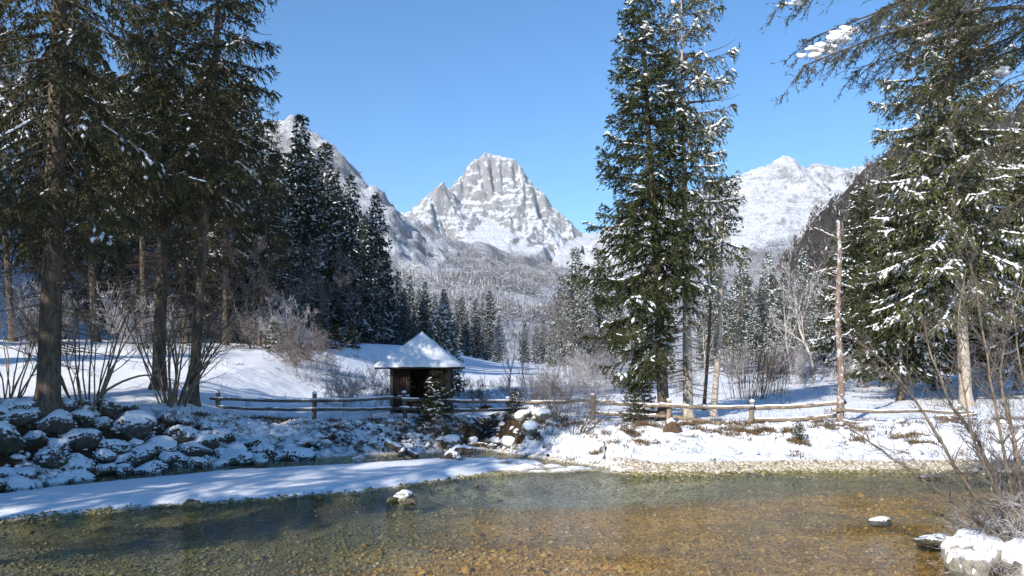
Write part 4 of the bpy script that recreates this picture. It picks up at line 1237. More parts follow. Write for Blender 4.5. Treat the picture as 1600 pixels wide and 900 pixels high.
def explicit_shrub(name, stems, kids, seed, thick_mat, twig_mat, lvl=2, twl=.5, frost_k=0):
    """stems: list of (points, r0); child twigs grow along the outer two thirds"""
    rg = np.random.RandomState(seed); sts = []; out = []
    for pts, r0 in stems:
        pts = np.array(pts, float)
        tt = np.linspace(0, 1, len(pts)); q = np.linspace(0, 1, 16)
        # smooth the polyline
        cs = np.stack([np.interp(q, tt, pts[:, j]) for j in range(3)], 1)
        for _ in range(3): cs[1:-1] = .25 * cs[:-2] + .5 * cs[1:-1] + .25 * cs[2:]
        cs = cs + rg.normal(0, .012, cs.shape)
        A_ = Acc(); A_.add(*tube(cs, r0 * (1 - .8 * q), 6, False)); sts.append(("stem", A_.mesh(name + "_stem", M[thick_mat])))
        L = np.linalg.norm(np.diff(cs, axis=0), axis=1).sum()
        for _ in range(int(kids * L)):
            u = rg.uniform(.18, 1.0); i = min(14, int(u * 15)); d = norm(cs[i + 1] - cs[i])
            perp = np.cross(d, rg.normal(0, 1, 3)); perp /= np.linalg.norm(perp) + 1e-9
            a = rg.uniform(.4, .95)
            grow(rg, cs[i], d * math.cos(a) + perp * math.sin(a), twl * rg.uniform(.5, 1.7) * (1.15 - .5 * u), max(.003, r0 * (1 - .8 * u) * .45), lvl, out, .13, .03, 2.4, .7, .55, 4)
    ps = seg_meshes(name, out, 99, thick_mat, twig_mat, .0026)
    return sts + [ps[1]]


# near alder bush bottom right; stems traced at their own distance
def rel(o, *pp): return [np.array(P(*p)) - o for p in pp]


o_ = np.array([X(1592, 15.6), 15.6, gz(X(1592, 15.6), 15.6)])
Z0 = np.array([0, 0, -.1])
nb_st = [([Z0] + rel(o_, (1560, 760, 15.4), (1530, 690, 15.3), (1490, 640, 15.2), (1455, 560, 15), (1440, 490, 15)), .05),
         ([Z0] + rel(o_, (1545, 800, 15.2), (1500, 745, 15), (1470, 690, 14.8), (1430, 620, 14.8), (1380, 560, 14.8), (1325, 520, 14.8)), .042),
         ([Z0] + rel(o_, (1550, 835, 15), (1480, 775, 14.6), (1430, 740, 14.4), (1380, 705, 14.3), (1330, 670, 14.3), (1290, 655, 14.3)), .034),
         ([Z0] + rel(o_, (1580, 760, 15.8), (1560, 660, 15.9), (1540, 560, 16), (1525, 440, 16), (1500, 360, 16)), .046),
         ([Z0] + rel(o_, (1600, 780, 15.8), (1585, 690, 16), (1560, 610, 16.2), (1570, 520, 16.3), (1600, 430, 16.4)), .05),
         ([Z0] + rel(o_, (1620, 740, 15.5), (1610, 640, 15.4), (1590, 560, 15.4), (1580, 460, 15.4)), .04),
         ([Z0] + rel(o_, (1570, 790, 15), (1520, 700, 14.6), (1510, 620, 14.4), (1490, 520, 14.3), (1510, 420, 14.3)), .036),
         ([Z0] + rel(o_, (1630, 800, 15.2), (1640, 690, 15), (1620, 560, 15), (1640, 420, 15)), .05),
         ([Z0] + rel(o_, (1540, 815, 14.8), (1480, 790, 14.4), (1440, 775, 14.2), (1400, 760, 14.1)), .022),
         ([Z0] + rel(o_, (1590, 760, 16), (1580, 650, 16.3), (1545, 540, 16.4), (1480, 470, 16.5)), .034)]
nbp = explicit_shrub("alder_bush", nb_st, 8.0, 7, 'twig_tan', 'twig_grey', 2, .50)
thing("alder_bush", "big leafless bush in the right foreground leaning over the water", "bush", None, o_, 0, 1, nbp)
fr = bare_parts("frosted_twig_tuft", 97, 30, .95, .007, 1.1, 2, 'twig_frost', 'twig_frost', kids=3.4, up=-.05, wig=.28, ang=.8, base_r=.25, rmin=.0035, thick_lvl=2)
for (px, d, h, sc, rot, lab) in ((1570, 15.2, .15, 1.15, 0, "frost covered tangle of thin twigs at the foot of the foreground bush"), (1600, 15.5, .3, 1.2, 2, "frost covered twigs at the right edge under the foreground bush"), (1535, 14.9, .0, .7, 4, "small frosty twigs by the snow capped boulder")):
    x = X(px, d); clone(fr, "frosted_twigs", lab, "twigs", "frosted twigs under the foreground bush", (x, d, max(.05, gz(x, d)) + h), rot, sc)

# arching stem on the left bank and fallen poles
o_ = np.array(at(142, 0, 29.5))
arch = explicit_shrub("arching_stem", [([Z0] + rel(o_, (165, 608, 29.6), (205, 588, 30), (240, 585, 30.5), (275, 592, 31), (300, 625, 31.5)), .065)], 1.2, 3, 'twig_tan', 'twig', 1, .6)
thing("arching_stem", "single mossy stem arching from the hazel across the snow to the right", "fallen stem", None, o_, 0, 1, arch)


# top right overhanging spruce near the camera
def near_spruce():
    base = np.array([10.6, 12.6, gz(10.6, 12.6)])
    rg = np.random.RandomState(17)
    tr = Acc(); lb = Acc(); cr = Acc(); S = Acc()
    z = np.linspace(-.3, 17, 26); tr.add(*tube(np.stack([.04 * np.sin(z * .5), .03 * np.cos(z * .6), z], 1), np.interp(z, [-.3, .3, 17], [.42, .30, .05]), 12, True, 4, .05))
    bs = [((1250, 112, 11.6), .075, 1.0), ((1282, 60, 12.2), .06, 1.0), ((1225, 2, 12.0), .06, 1), ((1330, 30, 11.0), .06, 1.0), ((1330, 118, 12.6), .05, .9), ((1400, 150, 12.8), .045, .9), ((1420, 40, 13.2), .05, .9),
          ((1500, 175, 12.4), .05, .9), ((1560, 240, 12.0), .045, .9), ((1575, 310, 12.2), .045, .8), ((1545, 20, 13), .05, .9), ((1490, 90, 12.8), .05, .9), ((1470, -20, 12.4), .05, .9), ((1580, 130, 12.9), .05, .9)]
    for (tp, r, fol) in bs:
        tip = P(*tp) - base
        L = np.linalg.norm(tip[:2]); zr = tip[2] + .12 * L + rg.uniform(0, .4)
        q = np.linspace(0, 1, 14)[:, None]
        c = np.array([0, 0, zr]) * (1 - q) + tip * q + np.array([0, 0, 1]) * (.10 * L * np.sin(q * math.pi)) + np.cumsum(rg.normal(0, .018, (14, 3)), 0) * q
        lb.add(*tube(c, r * .6 * (1 - .85 * q[:, 0]) + .004, 6, False))
        nb = int(L / .09)
        u = np.sort(rg.uniform(.18, 1, nb)); u[-3:] = .99
        pb = np.stack([np.interp(u, q[:, 0], c[:, j]) for j in range(3)], 1)
        i = np.clip((u * 13).astype(int), 0, 12); tg = norm(c[i + 1] - c[i])
        sdv = norm(np.cross(tg, [0, 0, 1.0])) * np.where(np.arange(nb) % 2 == 0, 1, -1)[:, None]
        l = rg.uniform(.35, 1.0, nb) * (1.15 - .6 * u)
        d = norm(tg * .9 + sdv * rg.uniform(.3, .8, nb)[:, None] + rg.normal(0, .12, (nb, 3)) + np.array([0, 0, -.18]))
        K = 5
        for k in range(nb):
            w = np.linspace(0, 1, K)[:, None]
            pp = pb[k] + d[k] * l[k] * w + np.array([0, 0, -1]) * .35 * l[k] * w ** 2 + np.cumsum(rg.normal(0, .012, (K, 3)), 0) * w
            lb.add(*prisms(pp[:-1], pp[1:], .006, .004))
            # side twigs with needles
            m = max(3, int(l[k] / .05)); uu = rg.uniform(.1, 1, m); b = np.stack([np.interp(uu, w[:, 0], pp[:, j]) for j in range(3)], 1)
            td = norm(d[k] + rg.normal(0, .5, (m, 3)) + np.array([0, 0, -.45])); tl = rg.uniform(.08, .26, m)
            lb.add(*prisms(b, b + td * tl[:, None], .0035, .002))
            mm = int(m * 7 * fol); j = rg.randint(0, m, mm); f = rg.uniform(0, 1, mm)
            nbp_ = b[j] + td[j] * (tl[j] * f)[:, None]
            nd = norm(td[j] + rg.normal(0, .6, (mm, 3))); ns = norm(np.cross(nd, rg.normal(0, 1, (mm, 3))))
            cr.add(*kites(nbp_, nd, ns, rg.uniform(.035, .075, mm), np.full(mm, .006)))
    # snow pads where the photograph has them
    for (px, py, d, sx) in ((1292, 76, 11.9, .22), (1305, 60, 11.9, .28), (1318, 52, 11.9, .22), (1278, 88, 11.8, .18), (1330, 46, 11.9, .15), (1243, 2, 12.0, .16), (1236, 6, 12.0, .1), (1455, 60, 12.8, .2), (1480, 68, 12.8, .16), (1520, 4, 13, .2), (1395, 40, 12.6, .1), (1560, 110, 12.8, .18)):
        c = P(px, py, d) - base
        for _ in range(6):
            S.add(ICO[1][0] * np.array([sx * .50, sx * .28, sx * .20]) * rg.uniform(.7, 1.2, (42, 1)) + c + rg.normal(0, .045, 3) * np.array([1.8, 1, .5]), ICO[1][1])
        for _ in range(0):
            S.add(*lumps((c + rg.normal(0, .05, 3) * np.array([1.6, 1, .6]))[None], norm(np.array([[.9, .2, .35]]) + rg.normal(0, .2, (1, 3))), np.array([sx * .6]), np.array([sx * .38]), np.array([sx * .32])))
    thing("spruce_tree", "near spruce reaching in at the top right with thin drooping twigs", "spruce tree", None, base, 0, 1,
          [("trunk", tr.mesh("near_spruce_trunk", M['bark'])), ("branches", lb.mesh("near_spruce_branches", M['twig'])), ("crown", cr.mesh("near_spruce_crown", M['needle_green'], False)), ("snow_cover", S.mesh("near_spruce_snow", M['snow']))])


near_spruce()

# ------------------------------------------------------------------ boulders and stones
def boulder_mesh(name, seed, sub, flat, mat, cap=True, cap_t=.12, thr=.25, rag=.25, cap_mat='snow'):
    V, Fc = ICO[sub]
    rg = np.random.RandomState(seed)
    v = V.copy()
    for _ in range(9):      # knock planes off the block
        n = norm(rg.normal(0, 1, 3)); k = rg.uniform(.55, .85)
        h = v @ n; v = v - np.where(h > k, h - k, 0)[:, None] * n * .92
    v = v * (1 + .13 * noise3(V, 2.2, seed) + .10 * noise3(V, 5, seed + 7) + .04 * noise3(V, 11, seed + 8))[:, None]
    v = v * np.array([1.15, .95, flat])
    me = mesh_np(name, v, Fc, [mat])
    if not cap: return me, None
    fn = np.cross(v[Fc[:, 1]] - v[Fc[:, 0]], v[Fc[:, 2]] - v[Fc[:, 0]])
    vn = np.zeros_like(v)
    for j in range(3): np.add.at(vn, Fc[:, j], fn)
    vn = norm(vn)
    w = smooth(thr - .18, thr + .28, vn[:, 2] + rag * (noise3(V, 3.0, seed + 3) + .6 * noise3(V, 7.0, seed + 4))) * (v[:, 2] > -.25)
    c = v * (1 + (w - 1) * .16)[:, None] + np.array([0, 0, 1.0]) * (w * cap_t)[:, None] - np.array([0, 0, 1.0]) * ((1 - w) * .12)[:, None]
    return me, mesh_np(name + "_snow", c, Fc, [M[cap_mat]])


def boulder(src, name, label, cat, group, loc, sc, rotz, tilt=(0, 0)):
    o = link(name, src[0], None, tuple(float(v) for v in loc), (tilt[0], tilt[1], rotz), sc)
    tag(o, label, cat, group)
    if src[1] is not None: link("snow_cap", src[1], o)
    return o


rip = [boulder_mesh("bank_boulder_shape", 100 + i, 3, .62, M['rock_bank'], True, .13, .12, .75, 'thin_snow') for i in range(8)]
rb = random.Random(12)
G_RP = "snow capped boulders stacked on the left bank"
cells = []
tab_x = np.linspace(-21.5, -8.0, 400); tab_b = np.interp(tab_x, BX, BY)
tab_l = np.concatenate([[0], np.cumsum(np.hypot(np.diff(tab_x), np.diff(tab_b)))])
for r, (u, sz) in enumerate(((-.05, .54), (.10, .58), (.26, .62), (.42, .60), (.58, .46))):
    l = .5 * (r % 2); end = tab_l[-1] - (.3, 1.2, 2.2, 3.0, 3.8)[r]
    while l < end:
        k0 = np.interp(l, tab_l, tab_x); k1 = np.interp(l + .05, tab_l, tab_x)
        b0 = np.interp(k0, tab_x, tab_b); b1 = np.interp(k1, tab_x, tab_b)
        tv = norm(np.array([k1 - k0, b1 - b0])); W = float(np.interp(k0, WX, WY))
        off = u * W * .9 + rb.uniform(-.25, .25)
        s = sz * rb.uniform(.55, 1.35)
        cells.append((k0 - tv[1] * off, b0 + tv[0] * off, s, r))
        l += s * 1.35 + rb.uniform(-.1, .3)
rows_lab = ("boulder from the hut side in the bottom row of the left bank", "boulder from the hut side in the second row of the left bank", "boulder from the hut side in the third row of the left bank", "boulder from the hut side in the fourth row of the left bank", "boulder from the hut side in the top row of the left bank")
cnt_row = {}
for c_ in cells: cnt_row[c_[3]] = cnt_row.get(c_[3], 0) + 1
ORD = 'first second third fourth fifth sixth seventh eighth ninth tenth eleventh twelfth thirteenth fourteenth fifteenth sixteenth seventeenth eighteenth nineteenth twentieth'.split() + ['farther'] * 30
idx_row = {}
for i, (x, y, s, r) in enumerate(cells):
    idx_row[r] = idx_row.get(r, 0) + 1
    nth = ORD[cnt_row[r] - idx_row[r]]
    boulder(rip[i % 8], "boulder", nth + " snow capped " + rows_lab[r], "boulder", G_RP + ", row %s" % ("one", "two", "three", "four", "five")[r], (x, y, gz(x, y) + .02 * s), (s * rb.uniform(.85, 1.25), s * .9, s * rb.uniform(.8, 1.15)), rb.uniform(0, 6.28), (rb.uniform(-.12, .22), rb.uniform(-.12, .12)))
pal = [boulder_mesh("pale_stone_shape", 120 + i, 3, .7, M['rock_pale'], True, .06, .55) for i in range(3)]
wet = [boulder_mesh("wet_stone_shape", 130 + i, 3, .6, M['rock_wet'], True, .07, .5) for i in range(3)]
nocap = [boulder_mesh("bare_stone_shape", 140 + i, 2, .6, M['rock_wet'], False) for i in range(3)]


def on_water(px, py, extra=0.0):
    d = CAM_Z * F_PX / (py - HOR); return (X(px, d), d, extra)


stones = [(pal[0], 268, 722, .46, .18, "pale angular boulder with thin snow at the channel edge", 0.2), (pal[1], 247, 722, .36, .15, "brown upright boulder left of the pale angular one", 1.5), (pal[2], 290, 714, .42, .2, "rounded boulder right of the pale angular one, snow on top", 2.2),
          (nocap[0], 497, 780, .16, .05, "small dark stone in the water before the spit", 0), (nocap[1], 296, 788, .20, .02, "flat dark stone at the edge of the spit", 1), (pal[1], 560, 724, .3, .1, "small snowy stone at the back channel", 2),
          (pal[0], 408, 726, .28, .08, "snowy stone on the rear edge of the spit", 3), (nocap[2], 743, 761, .11, .04, "tiny pale stone in the pool", 2)]
for (src, px, py, s, up, lab, rot) in stones:
    boulder(src, "stone", lab, "stone", None, on_water(px, py, up), (s, s, s), rot)
# frosted rock cluster in front of the spit tip
for (px, py, s, sz, src, lab, rot) in ((628, 783, .34, 1.0, pal[2], "frost covered rock with brown foot in the water off the spit", .5), (612, 785, .2, .8, nocap[0], "brown stone left of the frost covered rock", 1), (643, 787, .22, .7, nocap[1], "brown stone right of the frost covered rock", 2), (633, 790, .15, .7, nocap[2], "small brown stone in front of the frost covered rock", 3)):
    boulder(src, "stone", lab, "stone", None, on_water(px, py, .06), (s, s, s * sz), rot)
boulder(boulder_mesh("frosty_stone_shape", 151, 3, .45, M['rock_wet'], True, .10, .45, .5, 'thin_snow'), "stone", "low snow topped stone alone in the riffle on the right", "stone", None, on_water(1373, 812, -.05), (.27, .22, .26), .2)
boulder(boulder_mesh("long_stone_shape", 152, 3, .42, M['rock_wet'], True, .05, .7, .8, 'thin_snow'), "stone", "long flat mossy stone with frost near the right boulder", "stone", None, on_water(1459, 852, .05), (.42, .26, .42), -.35)
boulder(boulder_mesh("reddish_stone_shape", 153, 2, .3, M['rock_pale'], False), "stone", "flat reddish stone in shallow water behind the foreground bush", "stone", None, on_water(1450, 746, .03), (.42, .25, .2), 0)
boulder(boulder_mesh("large_boulder_shape", 154, 3, .78, M['rock_pale'], True, .24, -.05, .06), "boulder", "large boulder with thick snow cap and moss, bottom right corner", "boulder", None, (X(1520, 15.0), 15.0, .14), (.62, .55, .62), .6)
boulder(boulder_mesh("near_boulder_shape", 155, 3, .6, M['rock'], True, .26, -.25, .05), "boulder", "snow covered boulder at the right edge under the foreground bush", "boulder", None, (X(1597, 14.8), 14.8, .16), (.55, .5, .55), 1.6)
# snow mounds right of the stream and tip of the bank
G_MD = "round snow covered stones right of the stream"
mound = [boulder_mesh("snow_mound_shape", 160 + i, 3, .75, M['rock'], True, .30, -.35) for i in range(2)]
for i, (px, d, s, lab) in enumerate(((818, 36.3, .36, "upper round snow covered stone right of the stream"), (828, 35.2, .40, "biggest round snow covered stone right of the stream"), (795, 35.5, .40, "snow covered stone at the stream's right edge"), (850, 36.0, .36, "snow covered stone beside the dark bush"), (725, 34.8, .42, "snow covered stone left of the stream"), (705, 35.8, .36, "snow covered stone on the bank left of the stream"), (738, 36.6, .30, "snow topped stone on the left side of the stream cut"))):
    x = X(px, d); boulder(mound[i % 2], "boulder", lab, "boulder", G_MD, (x, d, gz(x, d) + .08), (s, s, s), i * 1.3)
# earth bank boulder on the right
boulder(boulder_mesh("earth_clod_shape", 170, 3, .8, two_tone("bare_earth", (0.07, 0.042, 0.025), (0.19, 0.12, 0.07), 6), True, .08, .6), "earth_clod", "brown bare earth clod sticking out of the sunny bank", "earth clod", None, (X(1050, 33.6), 33.6, gz(X(1050, 33.6), 33.6) + .1), (.48, .35, .52), .3)

# ------------------------------------------------------------------ fences
rgF = np.random.RandomState(77)


def fence(label, posts, rails, mat, origin_px):
    """posts: (px, py_top, d); rails: ((px,py,d),(px,py,d), radius, snowy)"""
    o0 = np.array([X(origin_px[0], origin_px[1]), origin_px[1], 0.0])
    t = thing("rail_fence", label, "fence", None, o0)
    for (px, pt, d) in posts:
        x = X(px, d); zb = gz(x, d) - .25; zt = CAM_Z + (HOR - pt) / F_PX * d
        zz = np.linspace(zb, zt, 8)
        pts = np.stack([x + .02 * np.sin(zz * 3 + px), np.full(8, d) + .015 * np.cos(zz * 4), zz], 1) - o0
        V, Fc = tube(pts, np.linspace(.115, .10, 8), 9, True, int(px), .07)
        p = link("post", mesh_np("fence_post", V, Fc, [M[mat]]), t)
        tp = pts[-1]
        c = ICO[2][0] * np.array([.115, .115, .07]) + tp + np.array([0, 0, .02])
        link("snow_cap", mesh_np("post_snow", c, ICO[2][1], [M['snow']]), p)
    for (a, b, r, sn) in rails:
        pa, pb = P(*a) - o0, P(*b) - o0
        q = np.linspace(0, 1, 12)[:, None]
        pts = pa * (1 - q) + pb * q + np.array([0, 0, -.05]) * np.sin(q * math.pi) + rgF.normal(0, .010, (12, 3))
        V, Fc = tube(pts, r * np.linspace(1.05, .9, 12), 8, True, int(a[0]), .09)
        p = link("rail", mesh_np("fence_rail", V, Fc, [M[mat]]), t)
        if sn:
            L = np.linalg.norm(pb - pa); n = int(L / .05)
            qq = np.linspace(0, 1, n)
            wv = (fbm(qq * L * .9, np.full(n, a[0] * 1.37), 3, 5) > -.45 * sn) * (0.75 + .5 * np.abs(fbm(qq * L * 2, qq * 0 + 3, 2, 6)))
            c = np.stack([np.interp(qq, q[:, 0], pts[:, j]) for j in range(3)], 1) + np.array([0, 0, r * .9])
            ring = np.array([[-.95, -.35], [-.75, .25], [0, .55], [.75, .25], [.95, -.35]])
            h = r * .85 * wv; yv = np.where(wv > 0, 1, .3)
            Vs = np.stack([np.stack([c[:, 0], c[:, 1] + ring[j, 0] * r * yv, c[:, 2] + ring[j, 1] * h - .02 * (wv == 0)], 1) for j in range(5)], 1).reshape(-1, 3)
            f = grid_faces(5, n)
            link("snow_cover", mesh_np("rail_snow", Vs, f, [M['snow']]), p)
    return t


fence("grey rail fence running from the left bank past the hut, snow on its rails",
      [(340, 613, 37.0), (491, 615, 37.0), (632, 613, 37.2), (793, 622, 37.6)],
      [((328, 622, 36.85), (500, 626, 36.85), .075, 1), ((328, 635, 36.85), (498, 640, 36.85), .075, 1), ((484, 626, 37.12), (640, 620, 37.3), .08, 1.2), ((484, 639, 37.12), (632, 637, 37.3), .08, 1),
       ((628, 624, 37.05), (800, 627, 37.4), .085, 1.2), ((628, 638, 37.05), (798, 640, 37.4), .08, 1)], 'wood_grey', (340, 37))
fence("pale wooden rail fence along the sunny right bank ending past the snag",
      [(926, 617, 36.6), (1045, 625, 36.2), (1175, 627, 36.0), (1500, 634, 37.0)],
      [((796, 628, 37.5), (930, 625, 36.8), .075, 1), ((918, 626, 36.75), (1048, 634, 36.35), .085, .6), ((920, 644, 36.75), (1048, 650, 36.35), .075, .8), ((1030, 632, 36.0), (1178, 637, 35.85), .085, .6),
       ((1170, 637, 36.2), (1322, 629, 35.9), .095, 1.1), ((1170, 656, 36.2), (1312, 650, 35.9), .09, 1), ((1299, 640, 35.35), (1442, 642, 36.3), .08, .8), ((1430, 640, 36.5), (1522, 645, 37.0), .075, .6), ((1462, 651, 36.6), (1525, 647, 37.0), .075, .6), ((1316, 658, 35.4), (1378, 662, 35.2), .08, 1)], 'wood_tan', (1175, 36))
q = np.linspace(0, 1, 10)[:, None]
pa, pb = P(1052, 651, 36.0), P(1142, 667, 34.9)
pb[2] = max(pb[2], gz(pb[0], pb[1]) + .03)
V, Fc = tube((pa * (1 - q) + pb * q) - pa, .085, 8, True, 4, .1)
o = link("fallen_rail", mesh_np("fallen_rail", V, Fc, [M['wood_tan']]), None, tuple(pa))
tag(o, "fallen fence rail slanting to the ground right of the second right post", "rail")

# ------------------------------------------------------------------ hut
def hut():
    xl, xr, yf, yb = -6.22, -3.36, 41.6, 44.5
    zg = CAM_Z - 72 * 41.6 / F_PX; ze = CAM_Z + (HOR - 572) / F_PX * 41.4
    o0 = np.array([(xl + xr) / 2, (yf + yb) / 2, zg])
    t = thing("log_hut", "small dark wooden hut with steep snowy pyramid roof behind the fence", "hut", None, o0)
    rgh = np.random.RandomState(3)

    def part(name, c, h, mat, parent=t, rz=0.0, **kw):
        V, Fc = box(np.array(c) - o0, h, rz, **kw)
        return link(name, mesh_np("hut_" + name, V, Fc, [M[mat]], None, False), parent)
    zm = (zg + ze) / 2; hh = (ze - zg) / 2
    part("floor", ((xl + xr) / 2, (yf + yb) / 2, zg + .02), ((xr - xl) / 2 - .02, (yb - yf) / 2 - .02, .06), 'wood_dark')
    for (x, y, m) in ((xl, yf, 'wood_post'), (xr, yf, 'wood_post'), (xl, yb, 'wood_post'), (xr, yb, 'wood_post')):
        part("corner_post", (x, y, zm - .1), (.085, .085, hh + .1), m)

    def planks(p0, p1, n, z0, z1, nm, mat='wood_dark', gap=.012):
        p0 = np.array(p0); p1 = np.array(p1); d = (p1 - p0) / n; ang = math.atan2(d[1], d[0]); L = np.linalg.norm(d)
        for i in range(n):
            c = p0 + d * (i + .5)
            off = rgh.uniform(-.006, .006); nn = np.array([-d[1], d[0]]) / L
            part(nm, (c[0] + nn[0] * off, c[1] + nn[1] * off, (z0 + z1) / 2 + rgh.uniform(-.015, .015)), (L / 2 - gap / 2, .014, (z1 - z0) / 2), mat, t, ang)
    planks((xl + .09, yf + .02), (xl + .86, yf + .02), 5, zg, ze - .12, "plank")            # front, left of the opening
    planks((xl + .9, yf + .04), (xr - .09, yf + .04), 10, zg, zg + .42, "plank", 'wood_dark', .004)
    planks((xl + .09, yb), (xr - .09, yb), 16, zg, ze, "plank", 'wood_dark', .001)
    planks((xl, yf + .09), (xl, yb - .09), 16, zg, ze, "plank", 'wood_dark', .001)
    planks((xr, yf + .09), (xr, yf + 1.0), 5, zg, zg + .9, "plank")
    planks((xr, yf + 1.0), (xr, yb - .09), 12, zg, ze, "plank", 'wood_post', .006)
    part("door_jamb", (xl + .9, yf + .02, zm - .05), (.045, .05, hh - .06), 'wood_dark')
    part("door_jamb", (xr - .28, yf + .02, zm - .05), (.04, .045, hh - .06), 'wood_post')
    part("wall_plate", ((xl + xr) / 2, yf, ze - .06), ((xr - xl) / 2 + .2, .07, .07), 'wood_dark')
    part("wall_plate", ((xl + xr) / 2, yb, ze - .06), ((xr - xl) / 2 + .2, .07, .07), 'wood_dark')
    part("wall_plate", (xl, (yf + yb) / 2, ze - .055), (.07, (yb - yf) / 2 + .2, .07), 'wood_dark')
    part("wall_plate", (xr, (yf + yb) / 2, ze - .055), (.07, (yb - yf) / 2 + .2, .07), 'wood_dark')
    # pyramid roof, slightly flared at the eaves
    cx, cy2 = (xl + xr) / 2 - .03, (yf + yb) / 2
    za = CAM_Z + (HOR - 521) / F_PX * cy2
    def shell(e, dz, flare):
        lv = [(1.0, 0.0), (.80, .17 - flare), (.55, .43 - flare), (.28, .71 - flare * .5), (0.03, .985)]
        V = []
        nper = 9
        for k, (s_, hz) in enumerate(lv):
            for side in range(4):
                for j in range(nper):
                    w = -1 + 2 * j / nper
                    x, y = ((w, -1), (1, w), (-w, 1), (-1, -w))[side]
                    jit = .014 * math.sin(7.3 * j + side * 2 + k * 3)
                    V.append((cx + x * e * s_, cy2 + y * e * s_, ze - .06 + dz + (za - ze - .02) * hz + jit * (0 < hz < .9)))
        V.append((cx, cy2, za + dz - .02))
        n = nper * 4; f = []
        for k in range(len(lv) - 1):
            for j in range(n):
                a = k * n + j; b = k * n + (j + 1) % n
                f += [(a, b, b + n), (a, b + n, a + n)]
        k = (len(lv) - 1) * n
        for j in range(n): f.append((k + j, k + (j + 1) % n, len(V) - 1))
        return np.array(V), f, n
    e = 2.16
    Vr, fr_, n = shell(e, 0.0, .004)
    fr_ = fr_ + [(j, 0, (j + 1) % n) for j in range(1, n - 1)]
    roof = link("roof", mesh_np("hut_roof", Vr - o0, np.array(fr_), [M['wood_dark']], None, False), t)
    Vs, fs, n = shell(e + .03, .15, .004)
    low = Vs[:n].copy(); low[:, 2] -= .15; low[:, :2] += (np.array([cx, cy2]) - low[:, :2]) * .005
    low[:, 2] += rgh.uniform(-.02, .03, n)
    m0 = len(Vs); Vs = np.concatenate([Vs, low])
    fs = fs + [q_ for j in range(n) for q_ in ((m0 + j, m0 + (j + 1) % n, (j + 1) % n), (m0 + j, (j + 1) % n, j))]
    link("snow_cover", mesh_np("hut_roof_snow", Vs - o0, np.array(fs), [M['snow']], None, True), roof)
    for side in range(4):
        x, y, rz = ((0, -1, 0), (1, 0, math.pi / 2), (0, 1, 0), (-1, 0, math.pi / 2))[side]
        V, Fc = box(np.array([cx + x * e, cy2 + y * e, ze - .10]) - o0, (e + (.02 if side % 2 == 0 else -.02), .02, .045), rz)
        link("eave_board", mesh_np("hut_eave", V, Fc, [M['wood_dark']], None, False), roof)
    V, Fc = box(np.array([cx, cy2, ze - .03]) - o0, (e - .05, e - .05, .015))
    link("soffit", mesh_np("hut_soffit", V, Fc, [M['wood_dark']], None, False), roof)


hut()

# ------------------------------------------------------------------ logs and driftwood
def log(label, pts, r, mat, snow_k, name="log", cat="log", stubs=0, seed=1):
    rg = np.random.RandomState(seed)
    pts = np.array([p for p in pts], float); o0 = pts[0].copy(); q = np.linspace(0, 1, 14); tt = np.linspace(0, 1, len(pts))
    c = np.stack([np.interp(q, tt, pts[:, j]) for j in range(3)], 1)
    for _ in range(2): c[1:-1] = .25 * c[:-2] + .5 * c[1:-1] + .25 * c[2:]
    c = c + rg.normal(0, r * .12, c.shape) - o0
    A = Acc(); A.add(*tube(c, r * np.linspace(1.1, .7, 14), 9, True, seed, .12))
    for _ in range(stubs):
        i = rg.randint(2, 12); d = norm(rg.normal(0, 1, 3) + np.array([0, -.3, .6])); A.add(*tube(np.array([c[i], c[i] + d * rg.uniform(.3, .9) * r * 4]), np.array([r * .35, r * .12]), 5, True))
    t = thing(name, label, cat, None, o0, 0, 1, [("wood", A.mesh(name + "_wood", M[mat]))])
    if snow_k:
        n = int(np.linalg.norm(np.diff(c, axis=0), axis=1).sum() / .09)
        qq = np.sort(rg.uniform(0, 1, int(n * snow_k * 1.6)))
        cc = np.stack([np.interp(qq, q, c[:, j]) for j in range(3)], 1); rr = np.interp(qq, [0, 1], [r * 1.1, r * .7])
        dv = np.stack([np.interp(qq, q, np.gradient(c, axis=0)[:, j]) for j in range(3)], 1)
        S = Acc(); S.add(*lumps(cc + np.array([0, 0, 1]) * (rr * .85)[:, None], norm(dv), rg.uniform(.1, .2, len(qq)), rr * 1.0, rr * rg.uniform(.35, .75, len(qq))))
        link("snow_cover", S.mesh(name + "_snow", M['snow']), t)
    return t


log("long dark log lying along the edge of the back channel", [P(302, 700, 32.6), P(380, 703, 33.0), P(470, 714, 33.4)], .12, 'bark', .4, stubs=3, seed=2)
log("thin dark log crossing above the long one at the back channel", [P(396, 697, 34.0), P(450, 711, 33.2), P(520, 714, 33.2)], .08, 'bark', .3, seed=4)
log("weathered snowy log lying on the channel edge before the young spruce", [P(604, 694, 34.2), P(622, 700, 33.8), P(650, 712, 33.0)], .15, 'wood_grey', .9, "driftwood", "driftwood", 4, 5)
log("short snowy log stub beside the weathered log", [P(626, 712, 32.9), P(631, 702, 33.2)], .12, 'wood_grey', .9, "driftwood", "driftwood", 1, 6)
log("snow covered root stump at the tip of the spit, upper arm", [P(690, 722, 31.0), P(705, 710, 31.1), P(726, 702, 31.2), P(742, 706, 31.2)], .19, 'bark', 1.0, "driftwood", "driftwood", 3, 7)
log("dark root stump leaning under the snowy arm at the spit tip", [P(706, 712, 31.0), P(718, 722, 30.6), P(730, 730, 30.2)], .17, 'wood_grey', .4, "driftwood", "driftwood", 3, 8)
log("thin dark branch bridging the little stream mouth", [P(735, 694, 34.0), P(755, 693, 34.0), P(772, 698, 33.6)], .05, 'bark', .3, "driftwood", "driftwood", 1, 9)

# ------------------------------------------------------------------ small uncountable cover
rg = np.random.RandomState(55)
# dry grass on the bank
A = Acc()


